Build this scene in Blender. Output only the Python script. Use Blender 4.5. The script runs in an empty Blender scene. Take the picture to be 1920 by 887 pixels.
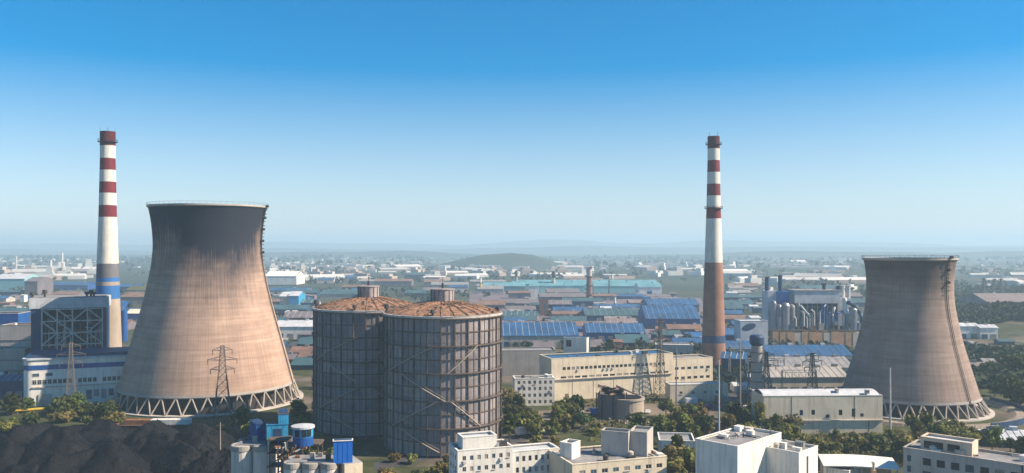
import bpy, math, random
import numpy as np
from mathutils import Vector, Matrix, noise as mnoise

random.seed(7)
rng = np.random.default_rng(7)
PI = math.pi
R = math.radians
SC = bpy.context.scene
COL = SC.collection

# ------------------------------------------------------------------ camera, sky, sun, exposure
H, F, CX, HY = 68.0, 1600.0, 960.0, 462.0      # eye height (m), focal length, centre column and horizon row in photo pixels
cd = bpy.data.cameras.new('camera')
cd.sensor_width = 36.0
cd.sensor_fit = 'HORIZONTAL'
cd.lens = 36.0 * F / 1920.0
cd.shift_y = (HY - 443.5) / 1920.0
cd.clip_start = 1.0
cd.clip_end = 60000.0
cam = bpy.data.objects.new('camera', cd)
COL.objects.link(cam)
cam.location = (0, 0, H)
cam.rotation_euler = (R(90), 0, 0)
SC.camera = cam

SUN_AZ, SUN_EL = 97.0, 39.0                    # degrees clockwise from the view direction (+Y), and above the horizon
SUN_E, SKY_E, EXPO = 5.0, 0.073, 0.95
HAZE = 0.00021                                  # haze density per metre
w = bpy.data.worlds.new('World')
SC.world = w
w.use_nodes = True
nt = w.node_tree
bg = nt.nodes['Background']
sky = nt.nodes.new('ShaderNodeTexSky')
sky.sky_type = 'NISHITA'
sky.sun_disc = False
sky.sun_elevation = R(SUN_EL)
sky.sun_rotation = R(SUN_AZ)
sky.altitude = 3000.0
sky.air_density = 1.5
sky.dust_density = 0.0
sky.ozone_density = 8.0
hs = nt.nodes.new('ShaderNodeHueSaturation')
tc = nt.nodes.new('ShaderNodeTexCoord')               # deeper blue with height, the same all round
sx = nt.nodes.new('ShaderNodeSeparateXYZ')
mr = nt.nodes.new('ShaderNodeMapRange')
mr.inputs['From Max'].default_value = 0.30
mr.inputs['To Min'].default_value = 0.50
mr.inputs['To Max'].default_value = 1.78
nt.links.new(tc.outputs['Generated'], sx.inputs[0])
nt.links.new(sx.outputs['Z'], mr.inputs['Value'])
nt.links.new(mr.outputs[0], hs.inputs['Saturation'])
hs.inputs['Hue'].default_value = 0.490
nt.links.new(sky.outputs[0], hs.inputs['Color'])
nt.links.new(hs.outputs[0], bg.inputs[0])
bg.inputs[1].default_value = SKY_E

sd = bpy.data.lights.new('sun', 'SUN')
sd.energy = SUN_E
sd.angle = R(0.53)
sd.color = (1.0, 0.85, 0.66)
so = bpy.data.objects.new('sun', sd)
COL.objects.link(so)
sdir = Vector((math.sin(R(SUN_AZ)) * math.cos(R(SUN_EL)), math.cos(R(SUN_AZ)) * math.cos(R(SUN_EL)), math.sin(R(SUN_EL))))
so.rotation_euler = sdir.to_track_quat('Z', 'Y').to_euler()
so.location = (200, 0, 200)

SC.view_settings.view_transform = 'Standard'
SC.view_settings.look = 'None'
SC.view_settings.gamma = 1.0
SC.view_settings.exposure = EXPO
SC.view_settings.use_curve_mapping = False
SC.render.engine = 'CYCLES'
cy = SC.cycles
cy.max_bounces = 5
cy.diffuse_bounces = 3
cy.glossy_bounces = 2
cy.transmission_bounces = 2
cy.volume_bounces = 1
cy.transparent_max_bounces = 6
cy.caustics_reflective = False
cy.caustics_refractive = False
cy.use_denoising = True
cy.volume_step_rate = 5.0

# ------------------------------------------------------------------ materials
MATS = {}
def sc3(c, k):
    return tuple(min(1.0, max(0.0, v * k)) for v in c[:3]) + (1.0,)

def M(name, col, rough=0.85, var=0.22, scale=0.12, stain=None, amt=0.5, bump=0.15, bscale=1.2, metal=0.0, objrand=0.0, grime=True, spec=0.3):
    """weathered surface: cloudy tone, vertical rain streaks, fine relief"""
    if name in MATS:
        return MATS[name]
    m = bpy.data.materials.new(name)
    m.use_nodes = True
    t = m.node_tree
    N, L = t.nodes, t.links
    b = N['Principled BSDF']
    b.inputs['Roughness'].default_value = rough
    b.inputs['Metallic'].default_value = metal
    b.inputs['Specular IOR Level'].default_value = spec
    g = N.new('ShaderNodeNewGeometry')
    n1 = N.new('ShaderNodeTexNoise')
    n1.inputs['Scale'].default_value = scale
    n1.inputs['Detail'].default_value = 7.0
    n1.inputs['Roughness'].default_value = 0.62
    L.new(g.outputs['Position'], n1.inputs['Vector'])
    r1 = N.new('ShaderNodeValToRGB')
    r1.color_ramp.elements[0].position = 0.3
    r1.color_ramp.elements[1].position = 0.72
    r1.color_ramp.elements[0].color = sc3(col, 1 - var)
    r1.color_ramp.elements[1].color = sc3(col, 1 + var * 0.6)
    L.new(n1.outputs['Fac'], r1.inputs['Fac'])
    out = r1.outputs['Color']
    if grime:
        mp = N.new('ShaderNodeMapping')
        mp.inputs['Scale'].default_value = (0.9, 0.9, 0.07)
        L.new(g.outputs['Position'], mp.inputs['Vector'])
        n2 = N.new('ShaderNodeTexNoise')
        n2.inputs['Scale'].default_value = 1.0
        n2.inputs['Detail'].default_value = 5.0
        n2.inputs['Roughness'].default_value = 0.7
        L.new(mp.outputs[0], n2.inputs['Vector'])
        r2 = N.new('ShaderNodeValToRGB')
        r2.color_ramp.elements[0].position = 0.5
        r2.color_ramp.elements[1].position = 0.75
        r2.color_ramp.elements[0].color = (0, 0, 0, 1)
        r2.color_ramp.elements[1].color = (amt, amt, amt, 1)
        L.new(n2.outputs['Fac'], r2.inputs['Fac'])
        mx = N.new('ShaderNodeMixRGB')
        L.new(r2.outputs['Color'], mx.inputs['Fac'])
        L.new(out, mx.inputs['Color1'])
        mx.inputs['Color2'].default_value = (stain or sc3(col, 0.45))[:3] + (1.0,)
        out = mx.outputs['Color']
    if objrand:
        oi = N.new('ShaderNodeObjectInfo')
        mr = N.new('ShaderNodeMapRange')
        mr.inputs['To Min'].default_value = 1 - objrand
        mr.inputs['To Max'].default_value = 1 + objrand
        L.new(oi.outputs['Random'], mr.inputs['Value'])
        h2 = N.new('ShaderNodeHueSaturation')
        L.new(mr.outputs[0], h2.inputs['Value'])
        L.new(out, h2.inputs['Color'])
        out = h2.outputs['Color']
    L.new(out, b.inputs['Base Color'])
    if bump:
        n3 = N.new('ShaderNodeTexNoise')
        n3.inputs['Scale'].default_value = bscale
        n3.inputs['Detail'].default_value = 4.0
        L.new(g.outputs['Position'], n3.inputs['Vector'])
        bp = N.new('ShaderNodeBump')
        bp.inputs['Strength'].default_value = bump
        bp.inputs['Distance'].default_value = 0.3
        L.new(n3.outputs['Fac'], bp.inputs['Height'])
        L.new(bp.outputs[0], b.inputs['Normal'])
    MATS[name] = m
    return m

def leaf_mat(name, col, col2, rnd=0.45):
    if name in MATS:
        return MATS[name]
    m = bpy.data.materials.new(name)
    m.use_nodes = True
    t = m.node_tree
    N, L = t.nodes, t.links
    b = N['Principled BSDF']
    b.inputs['Roughness'].default_value = 0.75
    b.inputs['Specular IOR Level'].default_value = 0.2
    g = N.new('ShaderNodeNewGeometry')
    n1 = N.new('ShaderNodeTexNoise')
    n1.inputs['Scale'].default_value = 0.22
    n1.inputs['Detail'].default_value = 5
    L.new(g.outputs['Position'], n1.inputs['Vector'])
    r1 = N.new('ShaderNodeValToRGB')
    r1.color_ramp.elements[0].position = 0.32
    r1.color_ramp.elements[1].position = 0.68
    r1.color_ramp.elements[0].color = col + (1,)
    r1.color_ramp.elements[1].color = col2 + (1,)
    L.new(n1.outputs['Fac'], r1.inputs['Fac'])
    oi = N.new('ShaderNodeObjectInfo')
    mr = N.new('ShaderNodeMapRange')
    mr.inputs['To Min'].default_value = 1 - rnd
    mr.inputs['To Max'].default_value = 1 + rnd
    L.new(oi.outputs['Random'], mr.inputs['Value'])
    h2 = N.new('ShaderNodeHueSaturation')
    L.new(mr.outputs[0], h2.inputs['Value'])
    if rnd:
        mh = N.new('ShaderNodeMath'); mh.operation = 'MULTIPLY'; mh.inputs[1].default_value = 7.31
        fh = N.new('ShaderNodeMath'); fh.operation = 'FRACT'
        mr2 = N.new('ShaderNodeMapRange'); mr2.inputs['To Min'].default_value = 0.452; mr2.inputs['To Max'].default_value = 0.53
        L.new(oi.outputs['Random'], mh.inputs[0]); L.new(mh.outputs[0], fh.inputs[0]); L.new(fh.outputs[0], mr2.inputs['Value']); L.new(mr2.outputs[0], h2.inputs['Hue'])
    L.new(r1.outputs[0], h2.inputs['Color'])
    L.new(h2.outputs[0], b.inputs['Base Color'])
    tr = N.new('ShaderNodeBsdfTranslucent')
    L.new(h2.outputs[0], tr.inputs['Color'])
    ms = N.new('ShaderNodeMixShader')
    ms.inputs[0].default_value = 0.22
    L.new(b.outputs[0], ms.inputs[1])
    L.new(tr.outputs[0], ms.inputs[2])
    L.new(ms.outputs[0], N['Material Output'].inputs['Surface'])
    MATS[name] = m
    return m

def glass_mat(name, col, rough=0.12):
    m = bpy.data.materials.new(name)
    m.use_nodes = True
    b = m.node_tree.nodes['Principled BSDF']
    b.inputs['Base Color'].default_value = col + (1,)
    b.inputs['Roughness'].default_value = rough
    MATS[name] = m
    return m

M('white', (0.78, 0.74, 0.67), stain=(0.34, 0.28, 0.22, 1), amt=0.65, var=0.16)
M('cream', (0.70, 0.60, 0.45), stain=(0.28, 0.21, 0.15, 1), amt=0.65, var=0.18)
M('beige', (0.64, 0.52, 0.40), stain=(0.26, 0.2, 0.15, 1), amt=0.5, var=0.18)
M('grey_render', (0.46, 0.42, 0.38), stain=(0.2, 0.165, 0.14, 1), amt=0.65, var=0.18)
M('concrete', (0.36, 0.33, 0.30), stain=(0.16, 0.14, 0.12, 1), amt=0.5)
M('pale_concrete', (0.50, 0.45, 0.40), stain=(0.22, 0.18, 0.15, 1), amt=0.55)
M('roof_grey', (0.26, 0.25, 0.25), var=0.4, scale=0.3, stain=(0.12, 0.11, 0.1, 1), amt=0.5, bump=0.4)
M('roof_pale', (0.52, 0.53, 0.55), var=0.25, scale=0.2, bump=0.1)
M('roof_blue', (0.018, 0.095, 0.23), rough=0.55, var=0.5, scale=0.08, stain=(0.20, 0.17, 0.16, 1), amt=0.7, bump=0.05)
M('roof_teal', (0.12, 0.30, 0.34), rough=0.6, var=0.4, scale=0.06, stain=(0.22, 0.24, 0.24, 1), amt=0.7, bump=0.05)
M('teal_wall', (0.26, 0.52, 0.53), rough=0.6, var=0.15)
M('roof_dark', (0.05, 0.11, 0.13), rough=0.7, var=0.4, scale=0.06)
M('roof_rust', (0.21, 0.125, 0.095), var=0.4, scale=0.12, stain=(0.12, 0.06, 0.04, 1))
M('roof_mauve', (0.17, 0.145, 0.155), var=0.3, scale=0.08, stain=(0.12, 0.09, 0.1, 1))
M('roof_pink', (0.24, 0.185, 0.175), var=0.3, scale=0.1)
M('blue_paint', (0.013, 0.08, 0.28), rough=0.5, var=0.25, stain=(0.05, 0.06, 0.1, 1), amt=0.35)
M('cube_blue', (0.015, 0.16, 0.60), rough=0.45, var=0.15, stain=(0.04, 0.08, 0.2, 1), amt=0.35, scale=0.5)
M('cyan_paint', (0.04, 0.30, 0.52), rough=0.5, var=0.2, stain=(0.05, 0.12, 0.2, 1), amt=0.4, scale=0.5)
M('navy', (0.02, 0.055, 0.13), rough=0.6, var=0.35, stain=(0.08, 0.07, 0.07, 1), amt=0.4)
M('band_red', (0.17, 0.012, 0.020), rough=0.7, var=0.25, scale=0.25, stain=(0.05, 0.012, 0.014, 1), amt=0.75)
M('band_white', (0.70, 0.66, 0.58), rough=0.75, var=0.14, scale=0.2, stain=(0.27, 0.21, 0.16, 1), amt=0.8)
M('band_brown', (0.155, 0.15, 0.165), var=0.25, scale=0.2, stain=(0.12, 0.1, 0.1, 1))
M('band_blue', (0.03, 0.15, 0.40), rough=0.6, var=0.2, scale=0.2, stain=(0.05, 0.08, 0.16, 1), amt=0.5)
M('chimney_tan', (0.38, 0.31, 0.25), var=0.2, stain=(0.2, 0.15, 0.12, 1))
M('cap_red', (0.10, 0.010, 0.014), var=0.5, scale=0.4, stain=(0.02, 0.012, 0.012, 1), amt=0.85)
M('chimney_brick', (0.28, 0.15, 0.105), var=0.3, scale=0.2, stain=(0.15, 0.08, 0.06, 1), amt=0.55)
M('soot', (0.035, 0.03, 0.03), var=0.3)
M('steel_dark', (0.055, 0.05, 0.05), rough=0.6, var=0.3, grime=False, bump=0)
M('steel_brown', (0.13, 0.095, 0.075), rough=0.7, var=0.4, scale=0.5, grime=False, bump=0)
M('steel_light', (0.50, 0.46, 0.42), rough=0.6, var=0.3, scale=0.5, grime=False, bump=0)
M('pylon_steel', (0.13, 0.115, 0.105), rough=0.6, var=0.3, scale=0.5, grime=False, bump=0)
M('steel_grey', (0.22, 0.22, 0.22), rough=0.55, var=0.3, scale=0.5, grime=False, bump=0)
M('pole_pale', (0.55, 0.52, 0.50), rough=0.7, var=0.2, scale=0.5, bump=0)
M('silver', (0.24, 0.25, 0.28), rough=0.4, metal=0.5, var=0.2, scale=0.4, stain=(0.25, 0.2, 0.17, 1), amt=0.4)
M('tank_panel', (0.25, 0.222, 0.228), rough=0.75, var=0.3, scale=0.35, stain=(0.10, 0.08, 0.085, 1), amt=0.6, objrand=0.16, bump=0.25, bscale=2.5)
M('stair_tan', (0.36, 0.30, 0.25), rough=0.7, var=0.3, scale=0.5, grime=False, bump=0)
M('tank_panel_pale', (0.32, 0.28, 0.275), rough=0.75, var=0.3, scale=0.35, stain=(0.12, 0.09, 0.085, 1), amt=0.6, objrand=0.14, bump=0.25, bscale=2.5)
M('tank_rust', (0.31, 0.17, 0.105), rough=0.9, var=0.6, scale=0.55, stain=(0.13, 0.07, 0.045, 1), amt=0.6, bump=0.9, bscale=1.6)
M('brick_red', (0.24, 0.125, 0.10), var=0.3, scale=0.3)
M('tan_wall', (0.60, 0.34, 0.18), var=0.3, scale=0.2, stain=(0.24, 0.13, 0.08, 1))
M('coal', (0.009, 0.0095, 0.012), rough=0.65, spec=0.12, var=0.6, scale=0.35, grime=False, bump=0.9, bscale=1.5)
M('coal_soil', (0.012, 0.011, 0.012), spec=0.08, rough=0.9, var=0.5, scale=0.1, grime=False, bump=0.5)
M('rubble', (0.27, 0.22, 0.17), var=0.5, scale=0.4, grime=False, bump=0.9)
M('earth', (0.20, 0.155, 0.11), var=0.45, scale=0.09, grime=False, bump=0.6, bscale=0.6)
M('asphalt', (0.065, 0.062, 0.064), var=0.3, scale=0.1, grime=False, bump=0.2)
M('bark', (0.09, 0.065, 0.045), var=0.3, bump=0)
M('yellow', (0.62, 0.42, 0.05), var=0.2)
M('orange_rust', (0.26, 0.115, 0.055), var=0.4, scale=0.4)
M('town_white', (0.58, 0.55, 0.51), var=0.25, scale=0.02, objrand=0.25, bump=0, grime=False)
M('town_tan', (0.42, 0.32, 0.27), var=0.3, scale=0.02, objrand=0.3, bump=0, grime=False)
M('town_roof', (0.24, 0.16, 0.15), var=0.3, scale=0.02, objrand=0.4, bump=0, grime=False)
M('rubber', (0.02, 0.02, 0.02), bump=0, grime=False)
M('car_blue', (0.02, 0.05, 0.16), rough=0.3, var=0.1, bump=0, grime=False)
M('car_white', (0.6, 0.6, 0.6), rough=0.3, var=0.1, bump=0, grime=False)
glass_mat('glass', (0.018, 0.022, 0.03))
glass_mat('glass_blue', (0.05, 0.10, 0.15))
glass_mat('curtain', (0.30, 0.27, 0.23), 0.4)
leaf_mat('leaf_dark', (0.034, 0.056, 0.014), (0.090, 0.115, 0.026))
leaf_mat('leaf_mid', (0.075, 0.096, 0.018), (0.180, 0.180, 0.038))
leaf_mat('leaf_olive', (0.105, 0.105, 0.024), (0.220, 0.185, 0.050))
leaf_mat('leaf_far', (0.012, 0.028, 0.016), (0.040, 0.058, 0.028), rnd=0.0)

def ground_material():
    m = bpy.data.materials.new('ground')
    m.use_nodes = True
    t = m.node_tree
    N, L = t.nodes, t.links
    b = N['Principled BSDF']
    b.inputs['Roughness'].default_value = 0.95
    b.inputs['Specular IOR Level'].default_value = 0.15
    g = N.new('ShaderNodeNewGeometry')
    def noise(scale, detail=6, sq=1.0):
        mp = N.new('ShaderNodeMapping')
        mp.inputs['Scale'].default_value = (scale, scale * sq, scale)
        L.new(g.outputs['Position'], mp.inputs['Vector'])
        n = N.new('ShaderNodeTexNoise')
        n.inputs['Scale'].default_value = 1.0
        n.inputs['Detail'].default_value = detail
        n.inputs['Roughness'].default_value = 0.65
        L.new(mp.outputs[0], n.inputs['Vector'])
        return n.outputs['Fac']
    def ramp(f, a, b_, ca, cb):
        r = N.new('ShaderNodeValToRGB')
        r.color_ramp.elements[0].position = a
        r.color_ramp.elements[1].position = b_
        r.color_ramp.elements[0].color = ca
        r.color_ramp.elements[1].color = cb
        L.new(f, r.inputs['Fac'])
        return r.outputs['Color']
    def mix(f, a, c):
        x = N.new('ShaderNodeMixRGB')
        L.new(f, x.inputs['Fac'])
        L.new(a, x.inputs['Color1'])
        L.new(c, x.inputs['Color2'])
        return x.outputs['Color']
    soil = ramp(noise(0.06), 0.35, 0.7, (0.075, 0.058, 0.045, 1), (0.20, 0.16, 0.125, 1))
    veg = ramp(noise(0.11), 0.3, 0.7, (0.022, 0.036, 0.014, 1), (0.085, 0.085, 0.034, 1))
    f1 = ramp(noise(0.019, 8), 0.43, 0.53, (0, 0, 0, 1), (1, 1, 1, 1))
    near = mix(f1, soil, veg)
    farveg = ramp(noise(0.0035, 8), 0.35, 0.7, (0.020, 0.036, 0.024, 1), (0.070, 0.075, 0.048, 1))
    fields = ramp(noise(0.0011, 8, 0.55), 0.57, 0.64, (0, 0, 0, 1), (1, 1, 1, 1))
    pale = ramp(noise(0.004, 6), 0.3, 0.7, (0.16, 0.13, 0.11, 1), (0.30, 0.25, 0.21, 1))
    far = mix(fields, farveg, pale)
    sp = N.new('ShaderNodeSeparateXYZ')
    L.new(g.outputs['Position'], sp.inputs[0])
    fd = N.new('ShaderNodeMapRange')
    fd.inputs['From Min'].default_value = 600
    fd.inputs['From Max'].default_value = 1400
    L.new(sp.outputs['Y'], fd.inputs['Value'])
    L.new(mix(fd.outputs[0], near, far), b.inputs['Base Color'])
    n3 = noise(0.7, 5)
    bp = N.new('ShaderNodeBump')
    bp.inputs['Strength'].default_value = 0.5
    bp.inputs['Distance'].default_value = 0.5
    L.new(n3, bp.inputs['Height'])
    L.new(bp.outputs[0], b.inputs['Normal'])
    MATS['ground'] = m
    return m
ground_material()

def tower_material(name, top, soot_len, base, sooty, ang0, angw, strength):
    """bare concrete shell: casting-lift rings, rain streaks, soot run down from the rim"""
    m = bpy.data.materials.new(name)
    m.use_nodes = True
    t = m.node_tree
    N, L = t.nodes, t.links
    b = N['Principled BSDF']
    b.inputs['Roughness'].default_value = 0.9
    b.inputs['Specular IOR Level'].default_value = 0.15
    tc = N.new('ShaderNodeTexCoord')
    sp = N.new('ShaderNodeSeparateXYZ')
    L.new(tc.outputs['Object'], sp.inputs[0])
    at = N.new('ShaderNodeMath'); at.operation = 'ARCTAN2'
    L.new(sp.outputs['X'], at.inputs[0])
    ng = N.new('ShaderNodeMath'); ng.operation = 'MULTIPLY'; ng.inputs[1].default_value = -1
    L.new(sp.outputs['Y'], ng.inputs[0])
    L.new(ng.outputs[0], at.inputs[1])            # 0 towards the camera, + to the right
    def math_(op, a, c, clamp=False):
        x = N.new('ShaderNodeMath'); x.operation = op; x.use_clamp = clamp
        for i, v in enumerate((a, c)):
            if isinstance(v, (int, float)):
                x.inputs[i].default_value = v
            else:
                L.new(v, x.inputs[i])
        return x.outputs[0]
    cb = N.new('ShaderNodeCombineXYZ')
    L.new(at.outputs[0], cb.inputs[0]); L.new(sp.outputs['Z'], cb.inputs[2])
    def noise(sa, sz, detail=5, rough=0.6):
        mp = N.new('ShaderNodeMapping')
        mp.inputs['Scale'].default_value = (sa, 1, sz)
        L.new(cb.outputs[0], mp.inputs['Vector'])
        n = N.new('ShaderNodeTexNoise')
        n.inputs['Scale'].default_value = 1.0
        n.inputs['Detail'].default_value = detail
        n.inputs['Roughness'].default_value = rough
        L.new(mp.outputs[0], n.inputs['Vector'])
        return n.outputs['Fac']
    def ramp(f, a, b_, ca, cb_):
        r = N.new('ShaderNodeValToRGB')
        r.color_ramp.elements[0].position = a
        r.color_ramp.elements[1].position = b_
        r.color_ramp.elements[0].color = ca
        r.color_ramp.elements[1].color = cb_
        L.new(f, r.inputs['Fac'])
        return r.outputs['Color']
    tone = ramp(noise(2.5, 0.10, 7), 0.3, 0.72, sc3(base, 0.72), sc3(base, 1.14))
    bands = ramp(noise(0.8, 0.55, 3), 0.38, 0.66, (0.80, 0.78, 0.76, 1), (1.06, 1.05, 1.04, 1))
    strk = ramp(noise(55, 0.03, 4, 0.7), 0.42, 0.75, (1, 1, 1, 1), (0.74, 0.71, 0.69, 1))
    def mul(a, c):
        x = N.new('ShaderNodeMixRGB'); x.blend_type = 'MULTIPLY'; x.inputs[0].default_value = 1
        L.new(a, x.inputs[1]); L.new(c, x.inputs[2])
        return x.outputs[0]
    colr = mul(mul(tone, bands), strk)
    # lift joints
    fr = math_('FRACT', math_('MULTIPLY', sp.outputs['Z'], 1 / 1.5), 0)
    line = ramp(fr, 0.06, 0.14, (0.91, 0.90, 0.89, 1), (1, 1, 1, 1))
    colr = mul(colr, line)
    fa = math_('FRACT', math_('MULTIPLY', at.outputs[0], 96 / 6.2832), 0)
    vline = ramp(fa, 0.07, 0.16, (0.95, 0.945, 0.94, 1), (1, 1, 1, 1))
    colr = mul(colr, vline)
    # soot: depth below rim compared with a streaky, angle-dependent reach
    dz = math_('SUBTRACT', top, sp.outputs['Z'])
    da = math_('DIVIDE', math_('SUBTRACT', at.outputs[0], ang0), angw)
    bell = math_('SUBTRACT', 1.0, math_('MULTIPLY', da, da), True)
    reach = math_('MULTIPLY', math_('ADD', math_('MULTIPLY', bell, 0.55), 0.65), soot_len)
    streak = math_('MULTIPLY', math_('SUBTRACT', noise(62, 0.035, 7, 0.75), 0.5), soot_len * 1.7)
    blot = math_('MULTIPLY', math_('SUBTRACT', noise(3.0, 0.12, 4), 0.5), soot_len * 0.8)
    d2 = math_('SUBTRACT', math_('ADD', reach, math_('ADD', streak, blot)), dz)
    fac = math_('MULTIPLY', math_('ADD', math_('DIVIDE', d2, soot_len * 0.95), 0.60, True), strength)
    mx = N.new('ShaderNodeMixRGB')
    L.new(fac, mx.inputs[0]); L.new(colr, mx.inputs[1])
    mx.inputs[2].default_value = sooty + (1,)
    L.new(mx.outputs[0], b.inputs['Base Color'])
    bp = N.new('ShaderNodeBump')
    bp.inputs['Strength'].default_value = 0.35
    bp.inputs['Distance'].default_value = 0.2
    L.new(mul(line, strk), bp.inputs['Height'])
    L.new(bp.outputs[0], b.inputs['Normal'])
    MATS[name] = m
    return m

# ------------------------------------------------------------------ mesh helpers
class MB:
    def __init__(s):
        s.v, s.f = [], []
        s.smooth = False
    def quad(s, a, b, c, d):
        i = len(s.v); s.v += [tuple(a), tuple(b), tuple(c), tuple(d)]; s.f.append((i, i + 1, i + 2, i + 3))
    def poly(s, pts):
        i = len(s.v); s.v += [tuple(p) for p in pts]; s.f.append(tuple(range(i, i + len(pts))))
    def box(s, x0, x1, y0, y1, z0, z1):
        i = len(s.v)
        s.v += [(x0, y0, z0), (x1, y0, z0), (x1, y1, z0), (x0, y1, z0), (x0, y0, z1), (x1, y0, z1), (x1, y1, z1), (x0, y1, z1)]
        s.f += [(i, i+3, i+2, i+1), (i+4, i+5, i+6, i+7), (i, i+1, i+5, i+4), (i+1, i+2, i+6, i+5), (i+2, i+3, i+7, i+6), (i+3, i, i+4, i+7)]
        return s
    def bar(s, a, b, r0, r1=None, n=6, cap=True):
        r1 = r0 if r1 is None else r1
        a, b = Vector(a), Vector(b)
        d = (b - a).normalized()
        u = d.orthogonal().normalized(); w_ = d.cross(u)
        i = len(s.v)
        off = PI / 4 if n == 4 else 0
        for p, r in ((a, r0), (b, r1)):
            for k in range(n):
                t = 2 * PI * k / n + off
                s.v.append(tuple(p + u * (r * math.cos(t)) + w_ * (r * math.sin(t))))
        for k in range(n):
            k2 = (k + 1) % n
            s.f.append((i + k, i + k2, i + n + k2, i + n + k))
        if cap:
            s.f.append(tuple(i + n - 1 - k for k in range(n)))
            s.f.append(tuple(i + n + k for k in range(n)))
        return s
    def path(s, pts, r, n=6):
        for a, b in zip(pts[:-1], pts[1:]):
            s.bar(a, b, r, r, n)
        return s
    def lathe(s, prof, n=48, c=(0, 0), cap0=False, cap1=False, a0=0.0, a1=2 * PI):
        full = abs(a1 - a0 - 2 * PI) < 1e-6
        m = n if full else n + 1
        i = len(s.v)
        for r, z in prof:
            for k in range(m):
                t = a0 + (a1 - a0) * k / n
                s.v.append((c[0] + r * math.cos(t), c[1] + r * math.sin(t), z))
        for j in range(len(prof) - 1):
            for k in range(n):
                k2 = (k + 1) % m
                s.f.append((i + j*m + k, i + j*m + k2, i + (j+1)*m + k2, i + (j+1)*m + k))
        if cap0: s.f.append(tuple(i + m - 1 - k for k in range(m)))
        if cap1: s.f.append(tuple(i + (len(prof)-1)*m + k for k in range(m)))
        return s
    def mesh(s, name, mat):
        me = bpy.data.meshes.new(name)
        me.from_pydata(s.v, [], s.f)
        if mat: me.materials.append(MATS[mat])
        if s.smooth:
            me.polygons.foreach_set('use_smooth', [True] * len(me.polygons))
        me.update()
        return me
    def build(s, name, mat, parent=None, loc=(0, 0, 0), rz=0.0):
        return put(name, s.mesh(name, mat), parent, loc, rz)

def put(name, me, parent=None, loc=(0, 0, 0), rz=0.0):
    o = bpy.data.objects.new(name, me)
    COL.objects.link(o)
    o.location = loc
    o.rotation_euler = (0, 0, rz)
    o.parent = parent
    return o

def tag(o, label=None, cat=None, group=None, kind=None):
    if label: o['label'] = label
    if cat: o['category'] = cat
    if group: o['group'] = group
    if kind: o['kind'] = kind
    return o

def thing(name, label, cat, loc, rz=0.0, group=None):
    o = bpy.data.objects.new(name, None)
    COL.objects.link(o)
    o.location = loc
    o.rotation_euler = (0, 0, rz)
    o.empty_display_size = 2
    return tag(o, label, cat, group)

def copy_tree(o, parent=None):
    c = o.copy()
    COL.objects.link(c)
    c.parent = parent
    for ch in list(o.children):
        copy_tree(ch, c)
    return c

def quads_mesh(name, V, mat):
    """V: (n,4,3) array of separate quads"""
    n = V.shape[0]
    me = bpy.data.meshes.new(name)
    me.vertices.add(n * 4)
    me.vertices.foreach_set('co', V.reshape(-1).astype(np.float32))
    me.loops.add(n * 4)
    me.loops.foreach_set('vertex_index', np.arange(n * 4, dtype=np.int32))
    me.polygons.add(n)
    me.polygons.foreach_set('loop_start', np.arange(0, n * 4, 4, dtype=np.int32))
    me.polygons.foreach_set('loop_total', np.full(n, 4, dtype=np.int32))
    me.materials.append(MATS[mat])
    me.update(calc_edges=True)
    return me

# photo pixel -> place.  gy = photo row where the thing's foot stands on the ground
def S(gy): return H / (gy - HY)
def P(px, gy):
    s = S(gy)
    return ((px - CX) * s, s * F)
def Z(py, gy): return H - (py - HY) * S(gy)
def PD(px, D): return ((px - CX) / F * D, D)
def ZD(py, D): return H - (py - HY) / F * D

def nth(k):
    w_ = ('first', 'second', 'third', 'fourth', 'fifth', 'sixth', 'seventh', 'eighth', 'ninth', 'tenth', 'eleventh', 'twelfth')
    return w_[k] if k < 12 else '%dth' % (k + 1)
def rows_label(items, make, per_row=8):
    """items: (object, photo column, photo foot row, look); nearest row first, then left to right"""
    items = sorted(items, key=lambda a: -a[2])
    n = max(1, round(len(items) / per_row))
    k = math.ceil(len(items) / n)
    for i in range(n):
        row = sorted(items[i * k:(i + 1) * k], key=lambda a: a[1])
        for j, a in enumerate(row):
            a[0]['label'] = make(a[3], nth(j), 'nearest' if i == 0 else nth(i))
FOOT = []      # footprints (x, y, rz, x0, x1, y0, y1) kept free of plants
def foot(x, y, rz, x0, x1, y0, y1, m=1.5):
    FOOT.append((x, y, math.cos(rz), math.sin(rz), x0 - m, x1 + m, y0 - m, y1 + m))
def is_free(x, y):
    for fx, fy, c, s_, x0, x1, y0, y1 in FOOT:
        dx, dy = x - fx, y - fy
        u, v = dx * c + dy * s_, -dx * s_ + dy * c
        if x0 < u < x1 and y0 < v < y1:
            return False
    return True

# ------------------------------------------------------------------ ground, hills
def hills_z(x, y):
    """rolling land beyond the works"""
    k = min(1.0, max(0.0, (y - 1100) / 1500.0))
    rise = 13.0 * math.exp(-((x - 455) / 85) ** 2 - ((y - 740) / 80) ** 2)      # wooded rise at the right
    if k <= 0: return rise if rise > .05 else 0.0
    a = mnoise.noise((x * 0.0011, y * 0.0009, 3.1)) * 11 + mnoise.noise((x * 0.003, y * 0.0026, 8.0)) * 4
    return k * (a + 1.0) + rise

def build_ground():
    ys = [-600, -200, 0, 120, 200, 260]
    y = 300.0
    while y < 15500:
        ys.append(y); y *= 1.045
    nx = 90
    b = MB(); b.smooth = True
    for y in ys:
        half = 900 + max(0, y) * 0.95
        for i in range(nx + 1):
            x = -half + 2 * half * i / nx
            b.v.append((x, y, hills_z(x, y)))
    m = nx + 1
    for j in range(len(ys) - 1):
        for i in range(nx):
            b.f.append((j*m + i, j*m + i + 1, (j+1)*m + i + 1, (j+1)*m + i))
    o = b.build('ground', 'ground')
    tag(o, kind='structure')
build_ground()

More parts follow.
